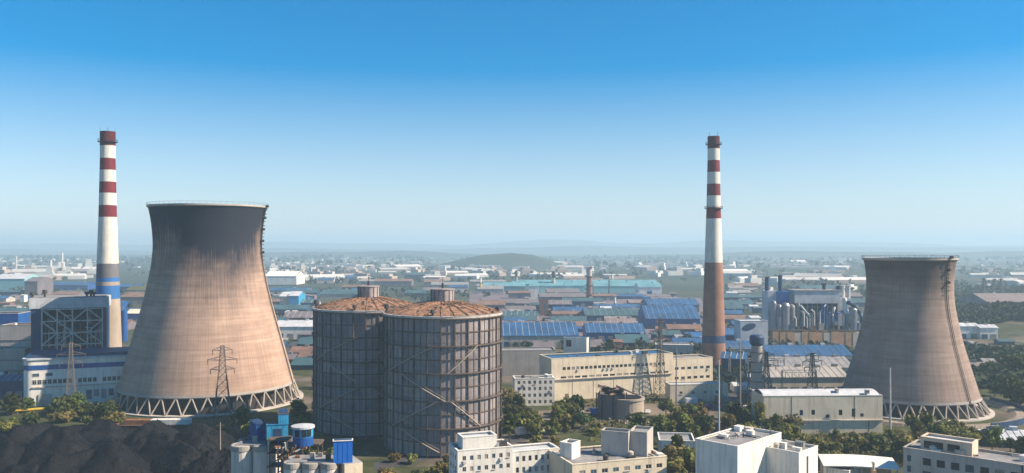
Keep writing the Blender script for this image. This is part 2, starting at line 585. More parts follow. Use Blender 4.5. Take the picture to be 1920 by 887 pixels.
M('far_hill', (0.035, 0.052, 0.036), var=0.5, scale=0.004, grime=False, bump=0)
def ridge(D, depth, fn, x0, x1, n=120, mat='far_hill'):
    b = MB(); b.smooth = True
    rows = 9
    for j in range(rows):
        t = -1 + 2 * j / (rows - 1)
        g = math.exp(-3.2 * t * t) - math.exp(-3.2)
        for i in range(n + 1):
            x = x0 + (x1 - x0) * i / n
            e = math.sin(PI * i / n) ** 0.4
            z = -6 + (fn(x) + 6) * g * e / (1 - math.exp(-3.2)) + mnoise.noise((x * 0.004, D + t * 3, t * 2)) * 3 * g
            b.v.append((x, D + t * depth, z))
    m = n + 1
    for j in range(rows - 1):
        for i in range(n):
            b.f.append((j*m + i, j*m + i + 1, (j+1)*m + i + 1, (j+1)*m + i))
    tag(b.build('hills', mat), kind='structure')

def nz(x, f, s): return mnoise.noise((x * f, s, 0.5))
def px_of(x, D): return CX + x / D * F
def prof(D, ypts):
    """ridge line given as photo rows over photo columns"""
    xs = [p[0] for p in ypts]; zs = [ZD(p[1], D) for p in ypts]
    def fn(x):
        return float(np.interp(px_of(x, D), xs, zs)) + nz(x, 6.0 / D * 2, D) * D * 0.0016
    return fn
ridge(11500, 1200, prof(11500, [(-900, 456), (0, 455), (260, 457), (520, 453), (700, 455), (860, 459), (960, 453), (1030, 449), (1090, 451), (1150, 457), (1260, 454), (1330, 450), (1500, 453), (1700, 455), (1800, 459), (2200, 454), (2900, 456)]), -13000, 13000)
ridge(8000, 900, prof(8000, [(-900, 468), (0, 465), (300, 470), (520, 464), (760, 468), (930, 466), (1100, 462), (1300, 464), (1500, 461), (1750, 463), (1920, 461), (2700, 465)]), -9500, 9500)
ridge(5000, 600, prof(5000, [(-900, 478), (0, 476), (250, 480), (560, 472), (760, 470), (900, 477), (1100, 482), (1300, 476), (1500, 470), (1750, 472), (2000, 468), (2700, 475)]), -6500, 6500)
ridge(2700, 260, prof(2700, [(700, 512), (800, 500), (860, 487), (905, 479), (960, 475), (1000, 478), (1040, 491), (1075, 506), (1200, 515)]), -450, 420, 60)
ridge(2600, 300, prof(2600, [(1250, 515), (1400, 508), (1560, 500), (1640, 498), (1800, 500), (2100, 503), (2500, 512)]), 480, 2400, 60)
ridge(3300, 300, prof(3300, [(-400, 505), (0, 506), (200, 500), (420, 505), (600, 508)]), -2700, -700, 60)

def sheet(name, pts, z, mat):
    b = MB(); b.poly([(x, y, z) for x, y in pts])
    return tag(b.build(name, mat), kind='structure')

def ground_px(name, pix, z, mat):
    return sheet(name, [P(a, g) for a, g in pix], z, mat)
ground_px('coal_yard', [(-260, 1010), (470, 1010), (470, 850), (440, 805), (330, 797), (150, 797), (-40, 812), (-260, 830)], 0.010, 'coal_soil')
ground_px('road', [(700, 868), (960, 822), (1140, 790), (1150, 795), (968, 829), (700, 884)], 0.012, 'asphalt')
ground_px('road', [(1700, 845), (1960, 800), (1960, 812), (1700, 862)], 0.012, 'asphalt')
ground_px('yard', [(940, 775), (1290, 752), (1360, 742), (1360, 757), (1200, 785), (1000, 790)], 0.008, 'earth')
ground_px('yard', [(560, 620), (660, 620), (660, 640), (600, 690), (520, 690)], 0.008, 'asphalt')
M('purple_slag', (0.17, 0.13, 0.145), var=0.4, scale=0.03, grime=False, bump=0.3, bscale=0.2)
ground_px('yard', [(880, 547), (1310, 547), (1330, 600), (1330, 640), (900, 640), (880, 600)], 0.008, 'purple_slag')
ground_px('yard', [(520, 580), (600, 572), (600, 620), (520, 640)], 0.010, 'roof_rust')
ground_px('yard', [(1360, 640), (1620, 640), (1640, 760), (1360, 760)], 0.008, 'asphalt')

# ------------------------------------------------------------------ cooling towers
def cooling_tower(name, label, px, gy, prof_px, zb, rleg_px, npair, mat, ladder_az, ladder_break, label_ladder):
    s = S(gy)
    x, y = P(px, gy)
    t = thing(name, label, 'cooling tower', (x, y, 0))
    off = math.cos(math.atan2(x, y))          # silhouettes widen off the optical axis
    rleg_px *= off
    pts = [(hw * s * off, H - (py - HY) * s) for py, hw in prof_px]
    # smooth meridian by Catmull-Rom resampling in z
    zs = np.array([p[1] for p in pts])[::-1]; rs = np.array([p[0] for p in pts])[::-1]
    zz = np.linspace(zb, zs[-1], 44)
    rr = np.interp(zz, zs, rs)
    for _ in range(3):
        rr[1:-1] = 0.25 * rr[:-2] + 0.5 * rr[1:-1] + 0.25 * rr[2:]
    top, rt = zz[-1], rr[-1]
    prof_o = list(zip(rr, zz))
    prof_i = [(r - 0.5, z) for r, z in prof_o[::-1]]
    b = MB(); b.smooth = True
    b.lathe(prof_o, 96)
    b.lathe(prof_i, 96)
    b.build('shell', mat, t)
    b = MB()
    b.lathe([(rr[0] + 0.12, zb - 0.02), (rr[0] + 0.25, zb + 0.3), (rr[0] + 0.02, zb + 1.2)], 96)
    b.lathe([(rr[0] - 0.6, zb + 0.6), (rr[0] - 0.6, zb - 0.04), (rr[0] + 0.12, zb - 0.02)], 96)
    b.build('ring_beam', 'concrete', t)
    b = MB()
    b.lathe([(rt - 0.02, top - 0.9), (rt + 0.4, top - 0.55), (rt + 0.4, top + 0.12), (rt - 0.55, top + 0.12), (rt - 0.55, top - 0.9)], 96)
    b.build('rim', 'rim_' + name, t)
    b = MB()
    nr = 60
    for k in range(nr):
        a = 2 * PI * k / nr
        b.bar((rt * math.cos(a) + .5 * math.cos(a), (rt + .5) * math.sin(a), top + .1), ((rt + .5) * math.cos(a), (rt + .5) * math.sin(a), top + 1.1), 0.035, n=4)
    b.lathe([(rt + .46, top + 1.06), (rt + .54, top + 1.06), (rt + .54, top + 1.14), (rt + .46, top + 1.14), (rt + .46, top + 1.06)], 96)
    b.build('rim_railing', 'steel_dark', t)
    rl = rleg_px * s
    for k in range(npair):
        a = 2 * PI * k / npair
        da = PI / npair
        for sg in (-1, 1):
            p0 = ((rl) * math.cos(a), rl * math.sin(a), 0.2)
            aa = a + sg * da * 0.96
            p1 = ((rr[0] - .2) * math.cos(aa), (rr[0] - .2) * math.sin(aa), zb + 0.15)
            MB().bar(p0, p1, 0.36, 0.32, 8).build('leg', 'leg_concrete', t)
    b = MB(); b.lathe([(rl - 1.3, 0.5), (rl - 1.3, 0.0), (rl + 1.5, 0.0), (rl + 1.5, 0.55), (rl - 1.3, 0.55)], 96)
    b.build('basin_wall', 'pale_concrete', t)
    b = MB(); b.lathe([(rr[0] - 2.2, 0.02), (rr[0] - 2.6, zb + 0.5), (rl * 0.5, zb + 2.5), (0.01, zb + 2.5)], 64)
    b.build('fill_pack', 'soot', t)
    # ladder with cage up the shell
    ca, sa = math.sin(ladder_az), -math.cos(ladder_az)
    tan = (-sa, ca)
    b = MB()
    for off in (-0.45, 0.45):
        b.path([((r + .45) * ca + tan[0] * off, (r + .45) * sa + tan[1] * off, z) for r, z in prof_o], 0.13, 4)
    zc, rz_ = zb, 0
    for z in np.arange(zb + 1, top, 0.9):
        r = float(np.interp(z, zz, rr)) + .45
        b.bar((r * ca - tan[0] * .45, r * sa - tan[1] * .45, z), (r * ca + tan[0] * .45, r * sa + tan[1] * .45, z), 0.1, n=4)
    b.build('ladder', 'steel_dark', t)
    b = MB()
    for z in np.arange(ladder_break, top + 1, 1.7):
        r = float(np.interp(z, zz, rr))
        q = [(r + .4, -.75), (r + 1.1, -.75), (r + 1.5, 0), (r + 1.1, .75), (r + .4, .75)]
        b.path([(qr * ca + tan[0] * qo, qr * sa + tan[1] * qo, z) for qr, qo in q], 0.14, 4)
        if int(z * 10) % 3 == 0:
            b.bar(((r + .2) * ca, (r + .2) * sa, z), ((r + 1.6) * ca, (r + 1.6) * sa, z), 0.55, n=6)
    b.build('ladder_cage', 'steel_dark', t)['kind'] = 'stuff'
    foot(x, y, 0, -rl - 2, rl + 2, -rl - 2, rl + 2, 0)
    return t, rr, zz

M('leg_concrete', (0.38, 0.32, 0.27), var=0.25)
M('rim_cooling_tower', (0.42, 0.38, 0.34), var=0.2)
tower_material('shell_left', 85.5, 26.0, (0.49, 0.345, 0.27), (0.013, 0.021, 0.038), 0.6, 0.9, 0.97)
tower_material('shell_right', 63.5, 11.0, (0.36, 0.275, 0.235), (0.055, 0.048, 0.048), 0.05, 0.5, 0.7)
cooling_tower('cooling_tower', 'large beige concrete cooling tower with black soot below its rim, behind the coal heaps', 391, 749,
              [(387, 112), (394, 110), (410, 106.5), (432, 104), (462, 102), (500, 106), (538, 114), (580, 125), (627, 139), (672, 152), (728, 168)],
              6.8, 177, 38, 'shell_left', R(91), 62.0, None)
cooling_tower('cooling_tower', 'smaller brownish concrete cooling tower with dark diagonal ladder line, at the right edge', 1705, 764,
              [(484, 89), (490, 86.5), (510, 83.5), (541, 82), (570, 84), (591, 88), (642, 100), (692, 116), (742, 132), (752, 135)],
              5.6, 147, 36, 'shell_right', R(29), 50.0, None)

# ring embankment of the right tower
tx, ty = P(1705, 764)
b = MB()
b.lathe([(37, 0.02), (39, 1.0), (42.5, 1.0), (43.5, -0.2)], 64, a0=-PI * 0.95, a1=PI * 0.2)
tag(b.build('embankment', 'rubble', None, (tx, ty, 0)), kind='structure')
b = MB()
b.lathe([(43.3, 0.0), (43.3, 2.1), (43.9, 2.1), (43.9, 0.0)], 64, a0=-PI * 0.42, a1=PI * 0.1)
tag(b.build('curved_wall', 'navy', None, (tx, ty, 0)), 'low dark curved wall around the foot of the smaller cooling tower', 'wall')
foot(tx, ty, 0, -36, 46, -46, 46, 0)

# ------------------------------------------------------------------ chimneys
def chimney(label, px, gy, width_px, bands, top_py, cap):
    s = S(gy); x, y = P(px, gy)
    t = thing('chimney', label, 'chimney', (x, y, 0))
    ys = [a[0] for a in width_px]; ws = [a[1] for a in width_px]
    off = math.cos(math.atan2(x, y))
    rad = lambda py: float(np.interp(py, ys, ws)) * s * off
    for nm, mat, y0, y1 in bands:
        b = MB(); b.smooth = True
        m = 5
        prof_ = [(rad(y1 + (y0 - y1) * k / m), max(0, H - (y1 + (y0 - y1) * k / m - HY) * s)) for k in range(m + 1)]
        b.lathe(prof_, 40)
        b.build(nm, mat, t)
    zt = H - (top_py - HY) * s
    rt = rad(top_py)
    b = MB(); b.lathe([(rt - .45, zt - 6), (rt - .45, zt), (rt + .02, zt + .02)], 40)
    b.build('flue_lining', 'soot', t)
    for py in cap:
        z = H - (py - HY) * s; r = rad(py)
        b = MB(); b.lathe([(r - .05, z - .25), (r + 1.1, z - .2), (r + 1.1, z), (r - .05, z)], 40)
        for k in range(20):
            a = 2 * PI * k / 20
            b.bar(((r + 1) * math.cos(a), (r + 1) * math.sin(a), z), ((r + 1) * math.cos(a), (r + 1) * math.sin(a), z + 1.15), .07, n=4)
        b.lathe([(r + .95, z + 1.05), (r + 1.07, z + 1.05), (r + 1.07, z + 1.2), (r + .95, z + 1.2), (r + .95, z + 1.05)], 40)
        b.build('gallery', 'steel_dark', t)
    b = MB()
    zz = np.linspace(2, zt - 1, 12)
    sa = R(20)
    for off in (-.25, .25):
        pts = []
        for z in zz:
            r = rad(HY + (H - z) / s) + .25
            pts.append((r * math.sin(sa) + off * math.cos(sa), -r * math.cos(sa) + off * math.sin(sa), z))
        b.path(pts, .06, 4)
    b.build('ladder', 'steel_dark', t)
    b = MB()
    for k in range(4):
        a = k * PI / 2 + .5
        b.bar((rt * math.cos(a) * .9, rt * math.sin(a) * .9, zt - 1), (rt * math.cos(a) * .95, rt * math.sin(a) * .95, zt + 2.6), .06, n=4)
    b.build('lightning_rods', 'steel_dark', t)
    foot(x, y, 0, -8, 8, -8, 8)
    return t, rad, s

CW = [(247, 15), (297, 14.8), (407, 17.5), (494, 21), (560, 23.5), (650, 27), (760, 31)]
c1 = chimney('red and white banded chimney with blue lower bands beside the larger cooling tower', 202, 705, CW,
    [('red_cap', 'cap_red', 247, 273.5), ('white_band', 'band_white', 273.5, 297), ('red_band', 'band_red', 297, 319), ('white_band', 'band_white', 319, 341),
     ('red_band', 'band_red', 341, 362), ('white_band', 'band_white', 362, 385), ('red_band', 'band_red', 385, 407), ('white_shaft', 'band_white', 407, 494),
     ('brown_band', 'band_brown', 494, 520), ('blue_band', 'band_blue', 520, 528), ('tan_band', 'chimney_tan', 528, 535), ('blue_band', 'band_blue', 535, 560), ('tan_base', 'chimney_tan', 560, 705)], 247, [266])
CW2 = [(256, 11.5), (300, 11.5), (390, 13.5), (492, 17), (560, 19.5), (640, 22), (700, 24)]
c2, rad2, s2 = chimney('slender red and white chimney with a brown brick lower shaft, right of centre', 1338, 690, CW2,
    [('red_cap', 'cap_red', 256, 279), ('white_band', 'band_white', 279, 301), ('red_band', 'band_red', 301, 323), ('white_band', 'band_white', 323, 345),
     ('red_band', 'band_red', 345, 367), ('white_band', 'band_white', 367, 389), ('red_band', 'band_red', 389, 410), ('white_shaft', 'band_white', 410, 492),
     ('brick_shaft', 'chimney_brick', 492, 628), ('blue_collar', 'navy', 628, 642), ('brick_base', 'chimney_brick', 642, 690)], 256, [271, 391])
b = MB(); b.lathe([(rad2(628) + .1, 18.2), (rad2(628) + 1.7, 18.0), (rad2(628) + 1.7, 14.2), (rad2(640) + .1, 13.6)], 8)
b.build('collar_platform', 'navy', c2)

# ------------------------------------------------------------------ gas tanks
def tank(label, px, gy, r, ht, rz):
    x, y = P(px, gy)
    t = thing('storage_tank', label, 'tank', (x, y, 0), 0)
    NP, NR, NV = 28, 5, 10          # posts, walkway levels, panel courses
    pv_ = (ht - 1.0) / NV
    dz = (ht - 1.0) / NR
    b = MB(); b.lathe([(r - .35, 0), (r - .35, ht)], 84); b.build('inner_shell', 'navy', t)
    # one curved panel, copied round and up
    da = 2 * PI / NP
    pm = {}
    for mt in ('tank_panel', 'tank_panel_pale'):
        b = MB(); b.smooth = False
        g = da * 0.012
        b.lathe([(r - .3, .07), (r, .07), (r, pv_ - .07), (r - .3, pv_ - .07)], 3, a0=g, a1=da - g)
        pm[mt] = b.mesh('panel', mt)
    for j in range(NV):
        for k in range(NP):
            pale = rng.random() < 0.25
            o = put('panel', pm['tank_panel_pale' if pale else 'tank_panel'], t, (0, 0, .5 + j * pv_), rz + k * da)
            kk = 1 + rng.normal(0, .0012)
            o.scale = (kk, kk, 1)
    post = MB().box(-.02, .48, -.2, .2, 0, ht + .3).mesh('post', 'steel_brown')
    thin = MB().box(-.02, .14, -.09, .09, 0, ht - .5).mesh('stiffener', 'steel_brown')
    for k in range(NP):
        a = rz + k * da
        put('post', post, t, (r * math.cos(a), r * math.sin(a), 0), a)
        put('stiffener', thin, t, (r * math.cos(a + da / 2), r * math.sin(a + da / 2), .4), a + da / 2)
    for j in range(1, NR + 1):
        z = .5 + j * dz
        b = MB(); b.lathe([(r + .1, z - .3), (r + .85, z - .25), (r + .85, z + .08), (r + .1, z + .1)], 84)
        b.lathe([(r + .78, z + 1.0), (r + .86, z + 1.0), (r + .86, z + 1.1), (r + .78, z + 1.1), (r + .78, z + 1.0)], 84)
        b.build('ring_walkway', 'steel_brown', t)
    for j in range(NV):
        if j % 2: continue
        z = .5 + (j + 1) * pv_
        b = MB(); b.lathe([(r + .02, z - .16), (r + .26, z - .16), (r + .26, z + .16), (r + .02, z + .16)], 84)
        b.build('hoop', 'steel_brown', t)
    # zigzag stair flights across the camera side
    fl = [(.15, 3, .62, 4, 0), (.20, 2, .66, 1, 0), (-.80, 3, -.06, 4, 0), (-.60, 3, .12, 2, 1), (-.74, 1, .0, 2, 0), (-.62, 1, .03, .15, 1)]
    for s0, j0, s1, j1, ch in fl:
        pts = []
        for q in range(9):
            u = q / 8
            a = -PI / 2 + (math.asin(s0) * (1 - u) + math.asin(s1) * u)
            z = .5 + dz * (j0 * (1 - u) + j1 * u)
            pts.append(((r + .65) * math.cos(a), (r + .65) * math.sin(a), z))
        b = MB(); b.path(pts, .25, 6)
        b.path([(p[0], p[1], p[2] + 1.0) for p in pts], .05, 4)
        b.build('stair_flight', 'stair_tan', t)
    # roof
    b = MB(); b.smooth = True
    nseg, nring = 72, 14
    ri = len(b.v)
    for q in range(nring + 1):
        u = q / nring
        rr_ = (r + .3) * (1 - u) + 3.2 * u
        for k in range(nseg):
            a = 2 * PI * k / nseg
            z = ht + .1 + 4.2 * (1 - (rr_ / (r + .3)) ** 1.5) + mnoise.noise((rr_ * math.cos(a) * .5, rr_ * math.sin(a) * .5, px)) * .35
            b.v.append((rr_ * math.cos(a), rr_ * math.sin(a), z))
    for q in range(nring):
        for k in range(nseg):
            k2 = (k + 1) % nseg
            b.f.append((q*nseg + k, q*nseg + k2, (q+1)*nseg + k2, (q+1)*nseg + k))
    b.build('roof', 'tank_rust', t)
    b = MB(); b.lathe([(r - .2, ht - .5), (r + .6, ht - .4), (r + .6, ht + .25), (r - .3, ht + .3)], 84)
    b.build('eaves_ring', 'steel_light', t)
    # roof ribs and loose debris
    rib = MB()
    for k in range(NP):
        a = rz + k * da
        pts = []
        for q in range(6):
            u = q / 5
            rr_ = r * (1 - u) + 3.4 * u
            pts.append((rr_ * math.cos(a), rr_ * math.sin(a), ht + .28 + 4.2 * (1 - (rr_ / (r + .3)) ** 1.5)))
        MB().path(pts, .13, 4).build('roof_rib', 'tank_rust', t)
    b = MB()
    for k in range(150):
        a = rng.random() * 2 * PI; rr_ = 4 + (r - 4.5) * math.sqrt(rng.random())
        z = ht + .1 + 4.2 * (1 - (rr_ / (r + .3)) ** 1.5)
        c, s_ = math.cos(a), math.sin(a); L_ = .3 + rng.random() * .8; q = rng.random() * PI
        b.bar((rr_*c - L_*math.cos(q), rr_*s_ - L_*math.sin(q), z + .15), (rr_*c + L_*math.cos(q), rr_*s_ + L_*math.sin(q), z + .3), .1 + .12*rng.random(), n=4)
    o = b.build('roof_debris', 'steel_brown', t); o['kind'] = 'stuff'
    # cap
    zc = ht + 3.7
    b = MB(); b.lathe([(4.0, zc), (4.0, zc + 4.2), (4.25, zc + 4.25), (4.25, zc + 4.5), (.01, zc + 4.7)], 32)
    cp = b.build('vent_cap', 'tank_panel_pale', t)
    ribm = MB().box(0, .16, -.1, .1, 0, 4.1).mesh('cap_rib', 'steel_brown')
    for k in range(14):
        a = 2 * PI * k / 14
        put('cap_rib', ribm, cp, (4.0 * math.cos(a), 4.0 * math.sin(a), zc + .05), a)
    b = MB(); b.bar((0, 0, zc + 4.6), (0, 0, zc + 6.4), .45, .4, 8).bar((0, 0, zc + 6.4), (0, 0, zc + 8.6), .12, .05, 6)
    b.build('mast', 'steel_dark', t)
    b = MB(); b.bar((-8, -3, ht + 2.4), (-4.2, -1.5, zc + 1.2), .35, n=6)
    b.build('roof_pipe', 'steel_light', t)
    # small boxes and posts on the eaves
    for a, h_, w_ in ((R(195), 3.2, .9), (R(178), 2.2, .5), (R(-2), 2.0, .5), (R(-95), 2.4, .9), (R(12), 1.6, .6), (R(-25), 1.2, .5)):
        rr_ = r - .8
        b = MB().bar((rr_ * math.cos(a), rr_ * math.sin(a), ht), (rr_ * math.cos(a), rr_ * math.sin(a), ht + h_ * .55), w_ * .45, n=8)
        b.bar((rr_ * math.cos(a), rr_ * math.sin(a), ht + h_ * .55), (rr_ * math.cos(a), rr_ * math.sin(a), ht + h_), w_, w_ * .8, 8)
        b.build('roof_vent', 'steel_dark', t)
    foot(x, y, 0, -r - 1, r + 1, -r - 1, r + 1, 0)
    return t
tank('front one of two tall round storage tanks with rusty orange roof and zigzag stairs', 830, 832, 20.0, 45.2, R(3))
tank('rear left one of two tall round storage tanks, half hidden by the other', 691, 798, 20.2, 44.8, R(7))

# ------------------------------------------------------------------ buildings
WIN = {}
def window_meshes(w_, h_, frame, pane):
    k = (round(w_, 2), round(h_, 2), frame, pane)
    if k not in WIN:
        f = .09
        b = MB()
        b.box(-w_/2, w_/2, -.06, .04, 0, f); b.box(-w_/2, w_/2, -.06, .04, h_ - f, h_)
        b.box(-w_/2, -w_/2 + f, -.058, .038, f, h_ - f); b.box(w_/2 - f, w_/2, -.058, .038, f, h_ - f)
        if w_ > 1.0: b.box(-.04, .04, -.056, .036, f, h_ - f)
        if h_ > 1.6: b.box(-w_/2 + f, w_/2 - f, -.054, .034, h_*.64, h_*.64 + .07)
        g = MB().box(-w_/2 + .02, w_/2 - .02, .0, .02, .02, h_ - .02)
        WIN[k] = (b.mesh('window', frame), g.mesh('pane', pane))
    return WIN[k]

def wall_face(b, o, u, w_, h_, nrm, rects, depth=.22):
    o, u, nrm = Vector(o), Vector(u), Vector(nrm)
    zv = Vector((0, 0, 1))
    us = sorted({0.0, w_} | {r[0] for r in rects} | {r[1] for r in rects})
    zs = sorted({0.0, h_} | {r[2] for r in rects} | {r[3] for r in rects})
    pt = lambda a, z, d=0: o + u * a + zv * z - nrm * d
    for i in range(len(us) - 1):
        for j in range(len(zs) - 1):
            cu, cz = (us[i] + us[i+1]) / 2, (zs[j] + zs[j+1]) / 2
            if any(r[0] < cu < r[1] and r[2] < cz < r[3] for r in rects):
                continue
            b.quad(pt(us[i], zs[j]), pt(us[i+1], zs[j]), pt(us[i+1], zs[j+1]), pt(us[i], zs[j+1]))
    for a0, a1, z0, z1 in [r[:4] for r in rects]:
        b.quad(pt(a0, z0), pt(a0, z1), pt(a0, z1, depth), pt(a0, z0, depth))
        b.quad(pt(a1, z1), pt(a1, z0), pt(a1, z0, depth), pt(a1, z1, depth))
        b.quad(pt(a1, z0), pt(a0, z0), pt(a0, z0, depth), pt(a1, z0, depth))
        b.quad(pt(a0, z1), pt(a1, z1), pt(a1, z1, depth), pt(a0, z1, depth))

def grid(u0, u1, n, ww, z0s, wh, skip=0.0):
    out = []
    for z0 in z0s:
        for i in range(n):
            if skip and rng.random() < skip: continue
            c = u0 + (u1 - u0) * (i + .5) / n
            out.append((c - ww / 2, c + ww / 2, z0, z0 + wh))
    return out

def block(name, label, cat, x, y, rz, w_, d, h_, wall='white', roof='roof_grey', front=(), side=(), left=(), z0=0.0, group=None,
          coping=.35, frame='steel_light', pane='glass', wname='window', free=True):
    """flat-roofed block; origin at its front-right corner, front along -x, right side along +y"""
    t = thing(name, label, cat, (x, y, z0), rz, group)
    b = MB()
    wall_face(b, (-w_, 0, 0), (1, 0, 0), w_, h_, (0, -1, 0), list(front))
    wall_face(b, (0, 0, 0), (0, 1, 0), d, h_, (1, 0, 0), list(side))
    wall_face(b, (0, d, 0), (-1, 0, 0), w_, h_, (0, 1, 0), [])
    wall_face(b, (-w_, d, 0), (0, -1, 0), d, h_, (-1, 0, 0), list(left))
    b.build('wall', wall, t)
    ro = MB().box(-w_ + .25, -.25, .25, d - .25, h_ - .9, h_ - .5).build('roof', roof, t)
    if coping:
        c = coping
        b = MB()
        b.box(-w_ - .08, .08, -.08, c, h_ - .02, h_ + .2); b.box(-w_ - .08, .08, d - c, d + .08, h_ - .02, h_ + .2)
        b.box(-w_ - .078, -w_ + c, c, d - c, h_ - .02, h_ + .198); b.box(-c, .078, c, d - c, h_ - .02, h_ + .198)
        b.build('coping', wall if coping < .5 else 'pale_concrete', t)
        b = MB()   # inner parapet faces
        b.quad((-w_ + .25, .25, h_ - .55), (-.25, .25, h_ - .55), (-.25, .25, h_), (-w_ + .25, .25, h_))
        b.quad((-w_ + .25, d - .25, h_ - .55), (-.25, d - .25, h_ - .55), (-.25, d - .25, h_), (-w_ + .25, d - .25, h_))
        b.build('parapet', wall, t)
    for face, rects in (('f', front), ('s', side), ('l', left)):
        for r in rects:
            ww, wh = r[1] - r[0], r[3] - r[2]
            fm, gm = window_meshes(ww, wh, frame, pane if rng.random() < .6 else ('glass_blue', 'curtain')[int(rng.random() * 2)])
            c = (r[0] + r[1]) / 2
            if face == 'f': lo, rr_ = (-w_ + c, .12, r[2]), 0
            elif face == 's': lo, rr_ = (-.12, c, r[2]), PI / 2
            else: lo, rr_ = (-w_ + .12, d - c, r[2]), -PI / 2
            wo = put(wname, fm, t, lo, rr_)
            put('pane', gm, wo)
            if cat == 'building' and z0 == 0 and wh < 2 and rng.random() < .22:
                sl = MB().box(-ww/2 - .1, ww/2 + .1, -.32, -.1, -.14, -.02).build('sill', 'pale_concrete', wo)
                if rng.random() < .5: MB().box(-.4, .4, -.62, -.14, -.75, -.16).build('air_conditioner', 'roof_pale', wo)
    if free and z0 == 0: foot(x, y, rz, -w_, 0, 0, d)
    return t

def fit(pxL, pxC, pyC, pxR, h_, rot, L=None, Sd=None, z=None):
    """corner at photo column pxC with roof edge at row pyC -> x, y, front length, side length"""
    r = R(rot)
    D = (H - (z if z is not None else h_)) * F / (pyC - HY)
    x = (pxC - CX) / F * D
    c, s_ = math.cos(r), math.sin(r)
    if pxL is not None:
        k = (pxL - CX) / F; L = (x - k * D) / (c - k * s_)
    if pxR is not None:
        k = (pxR - CX) / F; Sd = (k * D - x) / (-s_ - k * c)
    return x, D, r, L, Sd

def local(t, x, y, z):
    c, s_ = math.cos(t.rotation_euler[2]), math.sin(t.rotation_euler[2])
    return (t.location[0] + x * c - y * s_, t.location[1] + x * s_ + y * c, t.location[2] + z)

def clutter(t, w_, d, h_, n, mats=('white', 'steel_grey', 'pale_concrete', 'steel_dark'), zoff=-.5):
    """tanks, hatches and ducts fixed on a flat roof"""
    for k in range(n):
        bx, by = -w_ + 1.2 + rng.random() * max(.1, w_ - 2.4), 1.2 + rng.random() * max(.1, d - 2.4)
        q = rng.random()
        mt = mats[int(rng.random() * len(mats))]
        z = h_ + zoff
        if q < .45:
            a, c, e = .4 + rng.random() * .8, .4 + rng.random() * .7, .5 + rng.random() * 1.3
            MB().box(bx - a, bx + a, by - c, by + c, z, z + e).box(bx - a - .1, bx + a + .1, by - c - .1, by + c + .1, z + e, z + e + .12).build('roof_hatch', mt, t)
        elif q < .7:
            r = .5 + rng.random() * .6
            MB().lathe([(r, z), (r, z + 1.4), (r * .3, z + 1.7), (.01, z + 1.7)], 12, (bx, by)).build('water_tank', mt, t)
        else:
            L_ = 1 + rng.random() * 3
            MB().bar((bx, by, z + .4), (min(-.5, bx + L_), by, z + .4), .18, n=6).bar((bx, by, z), (bx, by, z + 1.2), .15, n=6).build('roof_pipe', mt, t)

# --- white cube buildings, bottom centre-right
x, y, r, L_, S_ = fit(1304, 1383, 838, 1465, 18, -45)
t = block('cube_building', 'tall windowless white cube building with sunlit right wall at bottom right of centre', 'building', x, y, r, L_, S_, 18, 'white', 'roof_grey', coping=.3)
clutter(t, L_, S_, 18, 13)
x2, y2, r2, L2, S2 = fit(1425, 1498, 850, 1530, 15.5, -45)
t = block('cube_building', 'smaller white block attached to the right of the tall white cube', 'building', x2, y2, r2, L2, S2 + 1, 15.5, 'white', 'roof_grey', coping=.3)
clutter(t, L2, S2, 15.5, 9)
MB().box(-.05, .12, 4.2, 5.0, 2, 14).build('downpipe_recess', 'glass_blue', t)

# --- cream block with grey plant boxes, bottom centre
x, y, r, L_, S_ = fit(1028, 1073, 872, 1250, 12, -71)
t = block('office_block', 'cream block with a row of dark windows and tall grey boxes on its roof', 'building', x, y, r, L_, S_, 12, 'cream', 'roof_grey',
          side=grid(1.2, S_ - .6, 8, 1.7, (9.2, 6.2), 1.15), coping=.45)
clutter(t, L_, S_, 12, 14)
for (a, b_, c, py, zt, rot, lab, L0, S0) in ((1127, 1178, 1178, 812, None, -22, 'grey windowless plant box, left of two tall ones on the cream block', None, 4.0),
                                    (1179, 1213, 1243, 812, None, -22, 'tall grey windowless box with bright side, right of two on the cream block', None, None),
                                    (1050, 1072, 1088, 833, None, -35, 'small white stair housing on the left end of the cream block roof', None, None)):
    D = 229 if a > 1100 else 226
    zt = ZD(py, D)
    x, y, r, L_, S_ = fit(a, b_, py, None if S0 else c, zt, rot, Sd=S0, z=zt)
    S_ = max(3.0, min(7.5, S_))
    tb = block('plant_box', lab, 'rooftop box', x, y, r, L_, S_, zt - 11.5, 'grey_render' if a > 1100 else 'white', 'roof_grey', z0=11.5, coping=.3)
# --- white three-storey building with many windows, under the tank
x, y, r, L_, S_ = fit(838, 858, 846, 962, 14, -71)
t = block('apartment_block', 'white building with rows of small dark windows at the foot of the front tank', 'building', x, y, r, 9, S_, 14, 'white', 'roof_grey',
          side=grid(.8, S_ - .4, 7, 1.0, (11.3, 8.4, 5.5, 2.6), 1.25), front=grid(1, 8, 3, 1.0, (11.3, 8.4), 1.2), coping=.4)
tp = local(t, -2.0, 2.0, 13.5)
block('stair_house', 'white boxy penthouse on the building under the front tank', 'rooftop box', tp[0], tp[1], r, 5.5, 9.5, 3.4, 'white', 'roof_pale', z0=13.5)
clutter(t, 9, S_, 14, 5)
wx = local(t, -.6, S_ + .05, 0)
block('apartment_block', 'lower white wing with narrow windows beside the windowed building under the tank', 'building', wx[0], wx[1], r, 7, 13.5, 12.4, 'white', 'roof_pale',
      side=grid(.5, 13.2, 7, .9, (9.6, 6.6, 3.6), 1.5), coping=.4)
# --- low white building between the two
x, y = P(1303, 858)
t = block('low_hall', 'low white hall with grey roof behind the tall white cube', 'building', x, y, R(-7), 66 * S(858), 12, Z(828, 858), 'white', 'roof_grey', coping=.35)
